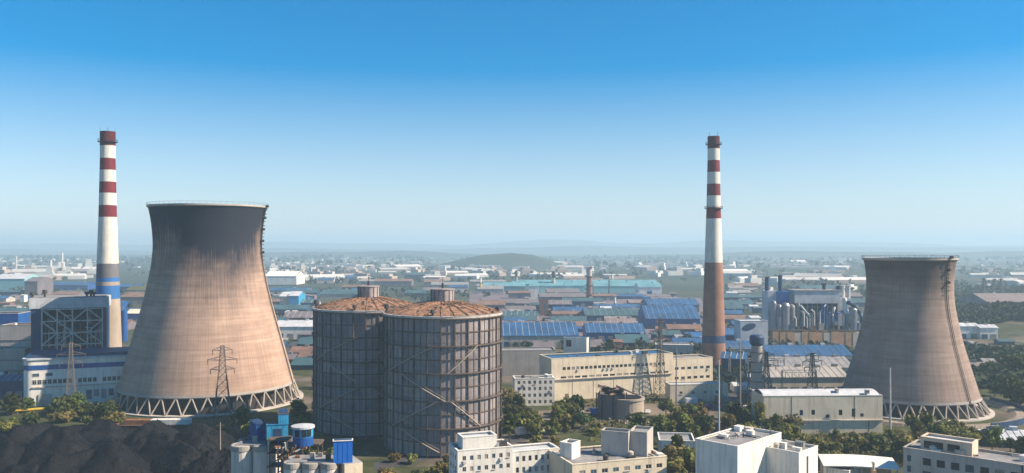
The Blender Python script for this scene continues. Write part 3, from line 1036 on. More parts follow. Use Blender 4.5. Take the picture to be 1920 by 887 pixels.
# --- bottom right grey building with big windows
L_, hh = 36.0, 14.0
x, y, r = 105 + .743 * L_, 229 - .669 * L_, R(-42)
fr = grid(4.2, 35, 9, 2.0, (10.2, 6.8, 3.4), 1.9) + [(1.0, 2.0, z, z + 1.6) for z in (10.6, 7.8, 5.0)]
t = block('tenement', 'greyish three-storey building with large dark windows in the bottom right corner', 'building', x, y, r, L_, 12, hh, 'grey_render', 'roof_grey', front=fr, coping=.4, frame='steel_dark')
clutter(t, L_, 12, hh, 16)
tp = local(t, -20.0, 3.0, hh - .5)
block('stair_house', 'beige penthouse with dark openings on the roof of the bottom right building', 'rooftop box', tp[0], tp[1], r, 12.5, 6, 3.4, 'beige', 'roof_pale', z0=hh - .5,
      front=[(.8, 5.6, .7, 2.6), (6.6, 9.6, .7, 2.6)], coping=.45, frame='steel_dark')
MB().box(-8.2, -7.9, -.25, -.05, 0, hh).build('downpipe', 'steel_dark', t)

# --- cream hall in front of the right cooling tower
x, y, r, L_, S_ = fit(1432, 1655, 742, None, 13.6, 2, Sd=14)
fr = [(u, u + 1.3, z, z + hh_) for u, z, hh_ in ((L_*.30, 6.6, 2.0), (L_*.40, 6.8, 1.8), (L_*.63, 6.6, 2.0), (L_*.74, 6.0, 3.0), (L_*.81, 6.0, 1.2))] + [(L_*.52, L_*.52 + 1.4, 5.7, 6.9), (L_*.245, L_*.245 + .9, 5.7, 6.6)]
t = block('cream_hall', 'long cream hall with few small dark openings in front of the smaller cooling tower', 'building', x, y, r, L_, 14, 13.6, 'cream', 'roof_grey', front=fr, coping=.5, frame='steel_dark')
MB().box(-L_ + 10, .25, -.6, -.01, 4.6, 5.0).build('ledge', 'pale_concrete', t)
MB().box(-L_ * .77, -L_ * .77 + .25, -.05, -.005, 5.1, 13.4).build('expansion_joint', 'steel_brown', t)
MB().box(-L_ * .24, -L_ * .24 + .2, -.05, -.005, 5.1, 13.4).build('expansion_joint', 'steel_brown', t)
MB().box(-L_ * .12, -L_ * .12 + .25, -.05, -.005, .3, 4.4).build('expansion_joint', 'steel_brown', t)
b = MB(); n = 10
for k in range(n):
    a0, a1 = k / n, (k + 1) / n
    f_ = lambda q: 13.25 + 1.7 * math.sin(PI * q)
    b.quad((-L_ + .4, .4 + 13.2 * a0, f_(a0)), (-.4, .4 + 13.2 * a0, f_(a0)), (-.4, .4 + 13.2 * a1, f_(a1)), (-L_ + .4, .4 + 13.2 * a1, f_(a1)))
b.build('curved_roof', 'roof_pale', t)
clutter(t, L_, 14, 13.6, 4, zoff=.6)

# --- long cream building with ribbon windows, centre
x, y, r, L_, S_ = fit(None, 1034, 673, 1262, 18.5, -71, L=15)
sd = grid(5, S_ - 4, 24, 1.5, (13.3,), 1.3) + grid(4, S_ - 2, 16, 2.6, (9.6,), .9)
t = block('long_factory', 'long cream factory building with two ribbons of dark windows in the centre', 'building', x, y, r, 15, S_, 18.5, 'cream', 'roof_blue', side=sd, coping=.45, frame='steel_brown')
MB().box(.0, .7, 1, S_ - .5, 9.1, 9.4).build('ledge', 'pale_concrete', t)
for k in range(5):
    u = S_ * (k + 1) / 6
    MB().box(-.02, .12, u, u + .22, 0, 9.0).build('downpipe', 'beige', t)
MB().box(-.05, .06, 6.5, 8.2, 0, 2.8).build('door', 'steel_brown', t)
clutter(t, 15, S_, 18.5, 8)
tp = local(t, -1.5, S_ + .1, 0)
block('long_factory', 'cream end block with pipes at the right end of the long ribbon-windowed factory', 'building', tp[0], tp[1], r, 12, 22, 15.5, 'cream', 'roof_grey',
      side=grid(1, 21, 6, 2.0, (10.5, 6.0), 1.2), coping=.45, frame='steel_brown')
tp = local(t, 1.0, S_ + 2, 0)
x, y = P(1365, 752)
block('low_hall', 'low cream wall building between the long factory and the brick chimney foot', 'building', x, y, R(6), 26, 8, 7.5, 'cream', 'roof_pale', front=grid(2, 24, 4, 1.4, (3.4,), 1.2), coping=.4)
# rooftop boxes behind it
x, y = P(1100, 690)
t = block('roof_house', 'white rooftop house with a dark doorway behind the long cream factory', 'building', x, y, R(-20), 13.5, 8, 16.5, 'white', 'roof_pale', front=[(1.5, 4.6, 11.5, 15.3)], coping=.4)
x, y = P(1042, 705)
block('concrete_store', 'plain grey concrete store to the left behind the long cream factory', 'building', x, y, R(4), 28, 14, 13.5, 'concrete', 'roof_grey', coping=.4)
x, y = P(1300, 700)
block('concrete_store', 'pale box building on the right behind the long cream factory', 'building', x, y, R(-8), 20, 10, 15, 'pale_concrete', 'roof_pale', front=grid(1, 19, 5, 1.6, (9.5,), 1.6), coping=.4)
# white four-storey house left of it
x, y = P(1040, 760)
t = block('apartment_block', 'white four-storey block with a grid of windows left of the long cream factory', 'building', x, y, R(6), 17.2, 8, 11.6, 'white', 'roof_grey',
          front=grid(.6, 16.6, 7, 1.15, (.9, 3.7, 6.5, 9.2), 1.5, .06), coping=.45)
clutter(t, 17, 8, 11.6, 7)

# --- power house at the left: turbine hall and boiler house
x, y = P(245, 752)
hh = Z(668, 752)
PR = R(21)
_, _, _, W, _ = fit(42, 245, 668, None, hh, 21, Sd=1)
t = thing('turbine_hall', 'white hall with a blue band and rounded corner below the open boiler house', 'building', (x, y, 0), PR)
def rounded(b, x0, x1, y0, y1, z0, z1, rad=3.2, cap=True, off=0.0):
    pts = []
    x0 -= off; x1 += off; y0 -= off; y1 += off
    for cx_, cy_, a0 in ((x1 - .3, y1 - .3, 0), (x0 + .3, y1 - .3, PI/2), (x0 + rad, y0 + rad, PI), (x1 - .3, y0 + .3, 1.5*PI)):
        rr_ = rad if (cx_ == x0 + rad) else .3
        n_ = 8 if rr_ == rad else 2
        for k in range(n_ + 1):
            a = a0 + PI/2 * k / n_
            pts.append((cx_ + rr_*math.cos(a), cy_ + rr_*math.sin(a)))
    i = len(b.v); m = len(pts)
    b.v += [(p[0], p[1], z0) for p in pts] + [(p[0], p[1], z1) for p in pts]
    for k in range(m): b.f.append((i + k, i + (k+1) % m, i + m + (k+1) % m, i + m + k))
    if cap: b.f.append(tuple(i + m + k for k in range(m)))
    return b
rounded(MB(), -W, 0, 0, 22, 0, hh).build('wall', 'white', t)
rounded(MB(), -W, 0, 0, 22, hh - 4.2, hh - 2.2, off=.12, cap=False).build('blue_band', 'blue_paint', t)
rounded(MB(), -W, 0, 0, 22, hh, hh + .7, off=.5).build('roof', 'roof_pale', t)
MB().box(-W + 2, -1, 1.5, 21, hh + .72, hh + 2.0).build('roof_deck', 'navy', t)
wm, gm = window_meshes(1.5, 1.9, 'steel_light', 'glass')
for k in range(22):
    if k in (8, 13): continue
    wo = put('window', wm, t, (-W + 4.5 + k * 1.92, -.07, 9.4)); put('pane', gm, wo, (0, .04, 0))
MB().box(-W + 3.5, -1, -.5, -.02, 7.9, 8.4).build('ledge', 'pale_concrete', t)
for k in range(7):
    MB().box(-W * .42 + k * 2.9, -W * .42 + 2.2 + k * 2.9, -.06, -.01, 2.0 + (k % 2) * 1.0, 6.0).build('panel', ('glass_blue', 'roof_grey', 'concrete')[k % 3], t)
MB().box(-W + 6, -W + 11, -.5, -.02, .05, 5.2).build('door', 'pale_concrete', t)
wm, gm = window_meshes(2.6, 1.4, 'steel_light', 'glass_blue')
for k in (0, 1):
    wo = put('window', wm, t, (-W + 5.0 + k * 5.0, -.07, hh - 7.0)); put('pane', gm, wo, (0, .04, 0))
foot(x, y, PR, -W, 0, 0, 24)
# boiler house
gb = 733
x, y = P(199, gb); s = S(gb)
zt = Z(557, gb); _, _, _, W, _ = fit(58, 199, 557, None, zt, 21, Sd=1); zr = Z(576, gb); z0 = 20.5
t = thing('boiler_house', 'dark blue boiler house with open steel lattice front and pale roof band', 'building', (x, y, 0), PR)
DPT = 20
MB().box(-W, 0, DPT - 1, DPT, 0, zr).build('back_wall', 'navy', t)
MB().box(-W, -W + 4.0, 0, DPT - 1, 0, zr).build('side_wall', 'navy', t)
MB().box(-1.2, 0, 0, DPT - 1, 0, zr).build('side_wall', 'navy', t)
b = MB().box(-W - .6, .6, -.6, DPT + .6, zr, zt); b.build('roof_band', 'roof_pale', t)
MB().box(-W + .3, -.3, .3, DPT - .3, zt, zt + .3).build('roof', 'roof_grey', t)
MB().box(-W + 4, -1.2, 6, DPT - 1, 0, 22).build('plinth', 'navy', t)
x0, x1 = -W + 4.4, -1.6
b = MB()
for k in range(5):
    xx = x0 + (x1 - x0) * k / 4
    MB().box(xx - .3, xx + .3, -.2, .4, 18, zr).build('column', 'steel_light', t)
for k in range(4):
    zz = 22.5 + (zr - 23) * k / 3
    MB().box(x0 + .3, x1 - .3, -.1, .3, zz - .25, zz + .25).build('beam', 'steel_light', t)
for k, (a, c) in enumerate((((1, 3), (2, 2)), ((3, 3), (2, 2)), ((1, 0), (2, 1)), ((3, 0), (2, 1)), ((1, 2), (2, 1)), ((3, 1), (4, 2)), ((3, 3), (4, 2)), ((0, 3), (1, 2)), ((0, 0), (1, 1)), ((1, 1), (0, 2)), ((4, 0), (3, 1)))):
    pa = (x0 + (x1 - x0) * a[0] / 4, .1, 22.5 + (zr - 23) * a[1] / 3); pb = (x0 + (x1 - x0) * c[0] / 4, .1, 22.5 + (zr - 23) * c[1] / 3)
    MB().bar(pa, pb, .34, n=4).build('brace', 'steel_light', t)
for k in range(22):
    xx = x0 + 1 + (x1 - x0 - 2) * rng.random(); zz = 23 + (zr - 26) * rng.random()
    MB().lathe([(.9, zz), (.9, zz + 3), (.3, zz + 3.6), (.01, zz + 3.6)], 12, (xx, 3.2 + rng.random() * 1.2)).build('vessel', ('steel_grey', 'navy', 'silver')[k % 3], t)
for k in range(20):
    xx = x0 + 1 + (x1 - x0 - 2) * rng.random(); zz = 23 + (zr - 26) * rng.random()
    MB().path([(xx, 1.6, 21), (xx, 1.6, zz), (xx + rng.normal(0, 3), 1.7, zz + .1)], .25, 6).build('pipe', ('steel_light', 'roof_rust')[k % 2], t)
for px, hh_ in ((75, 2.6), (95, 3.6), (172, 3.2), (177, 2.2), (165, 2.4)):
    xx = (px - 199) * s
    MB().lathe([(.5, zt), (.45, zt + hh_ * .5), (1.1, zt + hh_ * .55), (1.0, zt + hh_), (.01, zt + hh_ + .2)], 10, (xx, 4)).build('roof_vent', 'steel_dark', t)
foot(x, y, PR, -W, 0, 0, DPT)

# concrete stacks left of the power house
for i, (a, b_, gy, py, mt, lab) in enumerate(((2, 60, 722, 610, 'pale_concrete', 'stacked pinkish concrete bunker beside the boiler house'),
        (-60, 46, 735, 655, 'concrete', 'low grey concrete bunker at the left edge below the pinkish one'),
        (-80, 34, 712, 588, 'blue_paint', 'blue clad hall at the left edge behind the concrete bunkers'))):
    x, y = P(b_, gy); hh = Z(py, gy); W = (b_ - a) * S(gy)
    t = block('concrete_bunker' if i < 2 else 'blue_hall', lab, 'building', x, y, R(3), W, 12, hh, mt, 'roof_rust' if i == 0 else 'roof_grey',
              front=grid(1, W - 1, max(2, int(W / 5)), 1.6, tuple(q for q in (3.0, 8.0) if q < hh - 4), 2.0, .3), coping=.55, frame='steel_brown')
    for q in range(1, 4):
        zz = hh * q / 4
        MB().box(-W - .1, .15, -.2, -.01, zz - .2, zz + .2).build('ledge', 'roof_mauve', t)
    clutter(t, W, 12, hh, 4)

# ------------------------------------------------------------------ sheds of the works in the middle distance
def shed(label, pxL, pxR, gy, py, depth, wall, roof, rot=0.0, pitch=.22, group=None, doors=0, cat='shed', ribs=0, vents=0, arch=False):
    x, y = P(pxL, gy); s = S(gy)
    W = (pxR - pxL) * s; he = max(2.5, Z(py, gy))
    t = thing('shed', label, cat, (x, y, 0), R(rot), group)
    b = MB()
    hr = he + depth / 2 * pitch
    b.quad((0, 0, 0), (W, 0, 0), (W, 0, he), (0, 0, he)); b.quad((W, depth, 0), (0, depth, 0), (0, depth, he), (W, depth, he))
    b.poly([(W, 0, 0), (W, depth, 0), (W, depth, he), (W, depth / 2, hr), (W, 0, he)])
    b.poly([(0, depth, 0), (0, 0, 0), (0, 0, he), (0, depth / 2, hr), (0, depth, he)])
    b.build('wall', wall, t)
    b = MB(); o = .5
    n = 10 if arch else 2
    prev = None
    prof_ = []
    for k in range(n + 1):
        q = k / n
        yy = -o + (depth + 2*o) * q
        zz = he - o * pitch + (hr - he + o * pitch) * (math.sin(PI * q) ** .8 if arch else 1 - abs(2*q - 1)) + .08
        prof_.append((yy, zz))
    for (ya, za), (yb, zb) in zip(prof_[:-1], prof_[1:]):
        b.quad((-o, ya, za + .25), (W + o, ya, za + .25), (W + o, yb, zb + .25), (-o, yb, zb + .25))
        b.quad((-o, yb, zb), (W + o, yb, zb), (W + o, ya, za), (-o, ya, za))
        b.quad((W + o, ya, za), (W + o, yb, zb), (W + o, yb, zb + .25), (W + o, ya, za + .25))
        b.quad((-o, yb, zb), (-o, ya, za), (-o, ya, za + .25), (-o, yb, zb + .25))
    ya, za = prof_[0]; b.quad((-o, ya, za), (W + o, ya, za), (W + o, ya, za + .25), (-o, ya, za + .25))
    ro = b.build('roof', roof, t)
    for k in range(vents):
        xx = W * (k + .5 + .2 * rng.normal()) / vents
        MB().box(xx - 1.2, xx + 1.2, depth / 2 - .8, depth / 2 + .8, hr - .2, hr + 1.3).build('ridge_vent', ('steel_grey', 'roof_pale')[k % 2], ro)
    for k in range(ribs):
        xx = W * (k + .5) / ribs
        b = MB(); p0, p1, p2 = prof_[0], (depth / 2, hr + .1), prof_[-1]
        b.bar((xx, p0[0], p0[1] + .3), (xx, p1[0], p1[1] + .28), .12, n=4)
        b.build('roof_seam', 'roof_pale', ro)
    for k in range(doors):
        xx = W * (k + .5) / doors; dw = min(2.2, W / doors * .35); dh = min(4.0, he * .65)
        MB().box(xx - dw, xx + dw, -.12, -.005, .05, dh).build('door', ('navy', 'roof_grey', 'steel_grey')[k % 3], t)
    foot(x, y, R(rot), 0, W, 0, depth)
    return t

blue_sheds = [
 ('wide blue-roofed shed just right of the front tank', 938, 1085, 652, 630, 46, 'grey_render', 'roof_blue', 2),
 ('long rust-red roofed shed behind the wide blue-roofed shed', 936, 1100, 621, 612, 20, 'brick_red', 'roof_rust', 1),
 ('pink-roofed shed between blue roofs left of the right chimney', 1138, 1192, 619, 608, 26, 'beige', 'roof_pink', -4),
 ('teal-blue roofed shed in front of the pink-roofed shed', 1100, 1210, 640, 624, 34, 'blue_paint', 'roof_blue', 0),
 ('dark green-roofed long shed behind the rust-red roof', 1098, 1216, 602, 592, 34, 'navy', 'roof_dark', 2),
 ('narrow blue-roofed shed under the tall rusty stack', 1116, 1222, 584, 576, 18, 'white', 'roof_blue', 1),
 ('pinkish flat-roofed shed behind the narrow blue-roofed one', 1180, 1224, 577, 568, 22, 'roof_pink', 'roof_pink', 0),
 ('large blue-roofed hall touching the right chimney on its left', 1212, 1312, 617, 598, 60, 'blue_paint', 'roof_blue', -2),
 ('blue-roofed hall far behind the right chimney on its left', 1215, 1312, 585, 572, 40, 'roof_mauve', 'roof_blue', 2),
 ('dark violet shed with pale front roof left of the rusty stack', 1028, 1072, 588, 571, 26, 'navy', 'roof_mauve', 0),
 ('mauve-roofed long shed in front of the teal sheds', 1012, 1098, 567, 557, 30, 'roof_mauve', 'roof_mauve', 1),
 ('low mauve-roofed shed left of the rust-walled tower house', 945, 1010, 575, 568, 26, 'roof_mauve', 'roof_mauve', 3),
 ('low grey-blue shed right of the front tank roof', 942, 1008, 600, 592, 24, 'concrete', 'roof_dark', -3),
 ('white-fronted teal shed, left end of the teal row', 992, 1010, 557, 537, 30, 'white', 'roof_teal', 0),
 ('bright teal shed next to the white-fronted end', 1011, 1058, 554, 536, 36, 'teal_wall', 'roof_teal', 0),
 ('pale teal shed directly left of the rusty stack', 1060, 1097, 552, 536, 36, 'teal_wall', 'roof_teal', 0),
 ('long low teal-roofed hall right of the rusty stack', 1114, 1198, 550, 537, 50, 'teal_wall', 'roof_teal', 1),
 ('white and teal hall at the right end of the teal row', 1198, 1241, 556, 539, 40, 'white', 'roof_teal', 0),
 ('thin long teal roof behind the teal row', 960, 1235, 541, 533, 46, 'teal_wall', 'roof_teal', 1),
 ('teal-roofed shed far to the left of the teal row', 905, 985, 545, 537, 40, 'roof_teal', 'roof_teal', 0),
 ('blue-roofed long hall in front of the sinter plant', 1444, 1600, 686, 668, 30, 'pale_concrete', 'roof_blue', 1),
 ('pale long hall in front of the blue-roofed long hall', 1440, 1602, 712, 690, 26, 'pale_concrete', 'roof_grey', 1),
 ('cream hall with cracked wall left of the smaller cooling tower', 1436, 1592, 742, 708, 22, 'cream', 'concrete', 2),
 ('blue shed beside the brick chimney on its right', 1356, 1392, 655, 630, 26, 'blue_paint', 'roof_blue', 0),
 ('dark blue peaked shed among the gantries', 1352, 1396, 705, 672, 16, 'navy', 'roof_blue', -20),
 ('white and blue low shed behind the gantries', 1356, 1438, 672, 655, 24, 'white', 'roof_blue', 2),
 ('pale low shed right of the smaller cooling tower', 1862, 1960, 838, 826, 14, 'grey_render', 'roof_pale', -14),
 ('cyan-white warehouse at the far left edge', -14, 46, 547, 523, 50, 'teal_wall', 'roof_pale', 0),
 ('brown shed wall next to the cyan-white warehouse', 46, 70, 557, 528, 40, 'roof_mauve', 'roof_mauve', 0),
 ('red-roofed shed right of the banded left chimney', 226, 280, 571, 557, 36, 'roof_mauve', 'roof_rust', 0),
 ('green-roofed shed behind the red-roofed one by the left chimney', 236, 282, 552, 544, 40, 'concrete', 'leaf_olive', 0),
 ('cream-roofed shed between the left chimney and the larger tower', 236, 268, 607, 588, 20, 'blue_paint', 'cream', 0),
 ('white low warehouse right of the larger cooling tower', 516, 592, 636, 613, 24, 'white', 'roof_pale', 2),
 ('cream and blue box hall right of the larger cooling tower', 524, 541, 580, 556, 30, 'cream', 'roof_pale', 0),
 ('sky-blue box hall joined to the cream one', 541, 560, 581, 555, 30, 'cyan_paint', 'roof_pale', 0),
 ('dark low shed beside the sky-blue box hall', 560, 590, 580, 568, 24, 'navy', 'roof_dark', 0),
 ('white arched warehouse far right of the larger cooling tower', 498, 556, 534, 518, 60, 'white', 'white', 0),
 ('brown low shed left of the rear tank', 530, 590, 604, 596, 30, 'roof_rust', 'roof_mauve', 0),
 ('grey shed far behind the rear tank', 600, 690, 560, 552, 40, 'concrete', 'roof_dark', 0),
 ('white house row right of the smaller cooling tower', 1796, 1836, 636, 612, 12, 'white', 'roof_pale', 0),
 ('white house row end block on the right of the first', 1838, 1871, 637, 615, 12, 'white', 'roof_pale', 0),
 ('red field-wide shed roof at the right edge', 1858, 1990, 584, 570, 70, 'roof_pink', 'roof_pink', 0),
 ('brick-red ruined shed right of the smaller cooling tower', 1812, 1846, 706, 688, 12, 'brick_red', 'roof_pink', -15),
 ('pale ruined shed beside the brick-red one', 1846, 1866, 700, 680, 10, 'pale_concrete', 'roof_grey', -10),
 ('blue shed at the left edge under the concrete bunkers', -60, 40, 752, 715, 12, 'navy', 'roof_blue', 4),
]
for i, a in enumerate(blue_sheds):
    px = a[2] - a[1]
    shed(a[0], *a[1:9 - 1], rot=a[8], doors=(max(0, min(7, int(px / 16))) if a[3] > 560 else 0), vents=max(0, min(5, px // 26)), ribs=max(0, min(12, px // 11)) if a[3] > 575 else 0,
         arch='arched' in a[0], pitch=.3 if a[3] > 600 else .26)

def works(a, c, g0, g1, n, where):
    items = []
    cols = (('blue_paint', 'roof_blue', 'blue-roofed'), ('pale_concrete', 'roof_blue', 'blue-roofed'), ('navy', 'roof_dark', 'dark-roofed'), ('roof_mauve', 'roof_mauve', 'mauve'), ('concrete', 'roof_grey', 'grey'), ('navy', 'roof_dark', 'dark-roofed'), ('roof_mauve', 'roof_rust', 'rust-roofed'))
    for k in range(n * 14):
        if len(items) >= n: break
        gy = g0 + (g1 - g0) * rng.random() ** .7
        wpx = 26 + 50 * rng.random(); s = S(gy); px = a + (c - a - wpx) * rng.random()
        x, y = P(px, gy); dp = 14 + 16 * rng.random()
        if not all(is_free(x + u * wpx * s, y + v * dp) for u in (0, .25, .5, .75, 1) for v in (0, .5, 1)): continue
        wl, rf, nm = cols[int(rng.random() * len(cols))]
        t = shed('', px, px + wpx, gy, gy - 5 - 6 * rng.random(), dp, wl, rf, rng.normal(0, 2), pitch=.3, group='long sheds ' + where, vents=int(wpx // 25), doors=int(wpx // 24))
        items.append((t, px, gy, nm))
    rows_label(items, lambda l, j, i: '%s long shed, %s from left in %s row %s' % (l, j, i, where), 5)
works(880, 1325, 530, 665, 40, 'right of the front tank')
works(495, 610, 530, 700, 14, 'right of the larger tower')
works(1352, 1445, 530, 665, 12, 'behind the brick chimney')
works(-40, 290, 528, 620, 14, 'near the banded chimney')
works(590, 900, 520, 560, 12, 'behind the tanks')
works(1430, 1640, 535, 600, 8, 'behind the processing plant')

# small sheds and tanks strewn between them
def strewn(a, c, g0, g1, n, where):
    items = []
    cols = (('white', 'roof_pale', 'white'), ('blue_paint', 'roof_blue', 'blue'), ('roof_mauve', 'roof_mauve', 'mauve'), ('brick_red', 'roof_rust', 'rust-red'), ('cream', 'roof_grey', 'cream'), ('navy', 'roof_dark', 'dark'), ('concrete', 'roof_grey', 'grey'))
    for k in range(n * 8):
        if len(items) >= n: break
        px, gy = a + (c - a) * rng.random(), g0 + (g1 - g0) * rng.random()
        x, y = P(px, gy)
        wpx = 7 + 22 * rng.random() ** 2; s = S(gy)
        if not all(is_free(x + u * wpx * s, y + v) for u in (0, .5, 1) for v in (0, 7)): continue
        wl, rf, nm = cols[int(rng.random() * len(cols))]
        t = shed('', px, px + wpx, gy, gy - 4 - 9 * rng.random(), 7 + 6 * rng.random(), wl, rf, rng.normal(0, 6), group='small sheds ' + where)
        items.append((t, px, gy, nm))
    rows_label(items, lambda l, j, i: '%s small shed, %s from left in %s row %s' % (l, j, i, where), 6)
strewn(940, 1320, 556, 655, 46, 'right of the front tank')
strewn(505, 600, 548, 650, 16, 'right of the larger tower')
strewn(1356, 1440, 545, 660, 14, 'behind the brick chimney')
strewn(-10, 60, 548, 600, 8, 'at the left edge')
strewn(1360, 1600, 690, 760, 14, 'in the switchyard')
strewn(1800, 1930, 600, 690, 8, 'right of the smaller tower')

# ------------------------------------------------------------------ sinter plant behind the smaller cooling tower
gp = 647; sp_ = S(gp)
x, y = P(1440, gp)
q = lambda px: (px - 1440) * sp_
z = lambda py: Z(py, gp)
t = thing('sinter_plant', 'grey and blue processing plant with silver ducts right of the brick chimney', 'plant', (x, y, 0))
MB().box(q(1441), q(1457), 2, 16, z(620), z(546)).build('tower_wall', 'roof_pale', t)
MB().box(q(1457.1), q(1481), 1, 16, z(600), z(547)).build('tower_wall', 'blue_paint', t)
MB().box(q(1481.1), q(1490), 3, 16, z(620), z(552)).build('tower_wall', 'grey_render', t)
MB().box(q(1490.1), q(1576), 0, 18, z(569), z(546)).build('roof_housing', 'roof_pale', t)
MB().box(q(1489), q(1577), -.4, 18.4, z(546) + .01, z(545) + .3).build('roof', 'roof_grey', t)
MB().box(q(1492), q(1574), 4, 16, z(620), z(569)).build('body', 'navy', t)
for k in range(9):
    xx = q(1496 + k * 9.3)
    MB().box(xx - .25, xx + .25, .4, 1.0, z(618), z(569)).build('column', 'steel_grey', t)
for k in range(4):
    zz = z(612 - k * 12)
    MB().box(q(1493), q(1573), .5, .9, zz - .2, zz + .2).build('beam', 'steel_grey', t)
for px, r_, y0, y1, m_ in ((1448, 2.1, 618, 568, 'silver'), (1458, 2.4, 618, 575, 'silver'), (1470, 3.2, 620, 572, 'silver'), (1482, 2.4, 620, 575, 'steel_grey'), (1494, 1.4, 622, 572, 'silver'), (1581, 1.6, 620, 562, 'white'), (1596, 3.4, 620, 580, 'silver'), (1549, 2.0, 618, 590, 'silver')):
    MB().lathe([(r_, z(y0)), (r_, z(y1)), (r_ * .7, z(y1) + 1.5), (.01, z(y1) + 2)], 20, (q(px), -2.6)).build('cylinder', m_, t)
for pts, r_, m_ in (([(1497, 572), (1508, 585), (1519, 595), (1521, 612)], .8, 'roof_pale'), ([(1462, 600), (1470, 580), (1476, 573)], 1.2, 'silver'), ([(1560, 610), (1557, 588), (1561, 575)], .8, 'roof_pale'),
                    ([(1584, 566), (1596, 570), (1608, 586), (1613, 604)], 1.5, 'navy'), ([(1584, 578), (1590, 600), (1592, 618)], 1.1, 'roof_pale'), ([(1602, 584), (1606, 600), (1600, 618)], 1.0, 'white')):
    b = MB(); b.smooth = True
    b.path([(q(a), -3.8, z(c)) for a, c in pts], r_, 10)
    b.build('duct', m_, t)
for px, w_, y0, y1, m_ in ((1443, 8, 546, 521, 'navy'), (1468, 8, 547, 518, 'navy'), (1578, 8, 560, 538, 'navy'), (1587, 7, 566, 537, 'white'), (1597, 7, 580, 537, 'roof_pale')):
    b = MB(); b.lathe([(w_ / 2 * sp_, z(y0)), (w_ / 2 * sp_, z(y1)), (w_ / 2 * sp_ + .3, z(y1)), (w_ / 2 * sp_ + .3, z(y1 - 1)), (.1, z(y1 - 1))], 14, (q(px), 6))
    b.build('vent_stack', m_, t)
MB().lathe([(1.2, z(546)), (1.2, z(536)), (1.9, z(535)), (1.9, z(532)), (.1, z(532))], 12, (q(1553), 8)).build('vent_stack', 'steel_dark', t)
for k in range(16):
    px_ = 1444 + 160 * rng.random(); y0_, y1_ = 618 - 10 * rng.random(), 575 + 22 * rng.random()
    MB().path([(q(px_), -4.6, z(y0_)), (q(px_), -4.6, z(y1_)), (q(px_ + rng.normal(0, 7)), -3.0, z(y1_ - 4))], .45 + .4 * rng.random(), 8).build('pipe', ('steel_grey', 'roof_pale', 'navy', 'blue_paint', 'steel_light')[k % 5], t)
for k in range(10):
    px_ = 1450 + 150 * rng.random(); y0_ = 600 + 16 * rng.random()
    MB().box(q(px_), q(px_ + 5 + 6 * rng.random()), -5.6, -2.0, z(620), z(y0_)).build('equipment_box', ('steel_grey', 'navy', 'blue_paint', 'concrete', 'roof_rust')[k % 5], t)
MB().bar((q(1443), 6, z(521)), (q(1443), 6, z(506)), .12, n=4).build('mast', 'steel_dark', t)
MB().box(q(1572), q(1600), 4, 15, z(620), z(560)).build('tower_wall', 'roof_pale', t)
for k in range(12):
    MB().box(q(1443 + k * 13.5), q(1443 + k * 13.5 + 12.6), -7 - (k % 3) * .15, -1.4, 0 if k % 2 else .0, z(620) - (k % 4) * .25).build('plinth_bay', ('tan_wall', 'tan_wall', 'tan_wall', 'beige')[k % 4], t)
MB().box(q(1441), q(1606), -7.0, -.5, z(619.5) + .3, z(618) + .3).build('deck', 'steel_brown', t)
foot(x, y, 0, 0, q(1606), -8, 18)
x, y = P(1440, 660)
t = block('duct_house', 'pale grey box with a large dark oval opening left of the processing plant', 'building', x, y, R(2), 52 * S(660), 14, Z(602, 660), 'roof_pale', 'roof_pale', coping=.3)
b = MB(); W = 52 * S(660); zc = Z(606, 660)
b.poly([(-W * .7 + 4.6 * math.cos(a) , -.06, zc - 2.5 + 2.2 * math.sin(a) + .25 * 4.6 * math.cos(a)) for a in np.linspace(0, 2 * PI, 24, endpoint=False)])
b.build('opening', 'navy', t)

# ------------------------------------------------------------------ distant stacks and columns
def stack(label, px, gy, py, wpx, mats, knobs=True):
    x, y = P(px, gy); s = S(gy); h_ = Z(py, gy); r = wpx * s / 2
    t = thing('industrial_stack', label, 'stack', (x, y, 0))
    n = len(mats)
    for k, m_ in enumerate(mats):
        MB().lathe([(r * (1.08 - .16 * k / n), h_ * k / n), (r * (1.08 - .16 * (k + 1) / n), h_ * (k + 1) / n)] + ([(.01, h_)] if k == n - 1 else []), 16).build('shaft_section', m_, t)
        if knobs:
            MB().lathe([(r * 1.05, h_ * (k + 1) / n - .6), (r * 1.5, h_ * (k + 1) / n - .4), (r * 1.5, h_ * (k + 1) / n), (r * .9, h_ * (k + 1) / n)], 12).build('platform', 'steel_brown', t)
    return t
stack('broad rust-brown stack with pale top among the teal sheds', 1105, 568, 501, 11, ['roof_rust', 'brick_red', 'chimney_brick', 'pale_concrete'])
stack('slim brown column with platforms left of the broad rusty stack', 1038, 553, 509, 6, ['roof_mauve', 'brick_red', 'pale_concrete', 'soot'])
stack('slim column at the left end of the teal sheds', 968, 540, 507, 5, ['pale_concrete', 'chimney_tan', 'steel_dark'])
stack('thin dark pole-like column in front of the teal roofs', 1142, 553, 525, 2.4, ['steel_dark', 'steel_dark'])
stack('pale pipe column standing in the purple yard', 1153, 582, 556, 4, ['pale_concrete', 'white'])
stack('yellowish post with a white head behind the front tank', 901, 550, 520, 4, ['chimney_tan', 'yellow', 'white'])
stack('white thin far chimney left of the banded chimney', 117, 512, 474, 2.6, ['town_tan', 'white'], False)
stack('white far spire at the left end of the hazy town', 30, 514, 480, 4, ['town_white', 'town_white'], False)
stack('stubby white far tower between the two thin far ones', 95, 510, 488, 5, ['town_white', 'town_white'], False)
stack('blue storage cylinder beside the banded chimney foot', 233, 640, 582, 12, ['blue_paint', 'blue_paint'], False)
stack('far pale post right of the teal row', 1148, 530, 514, 4, ['pale_concrete', 'white'], False)
stack('small white-headed post on the blue roofs by the brick chimney', 1286, 612, 596, 4, ['pale_concrete', 'white'], False)
x, y = P(1028, 592)
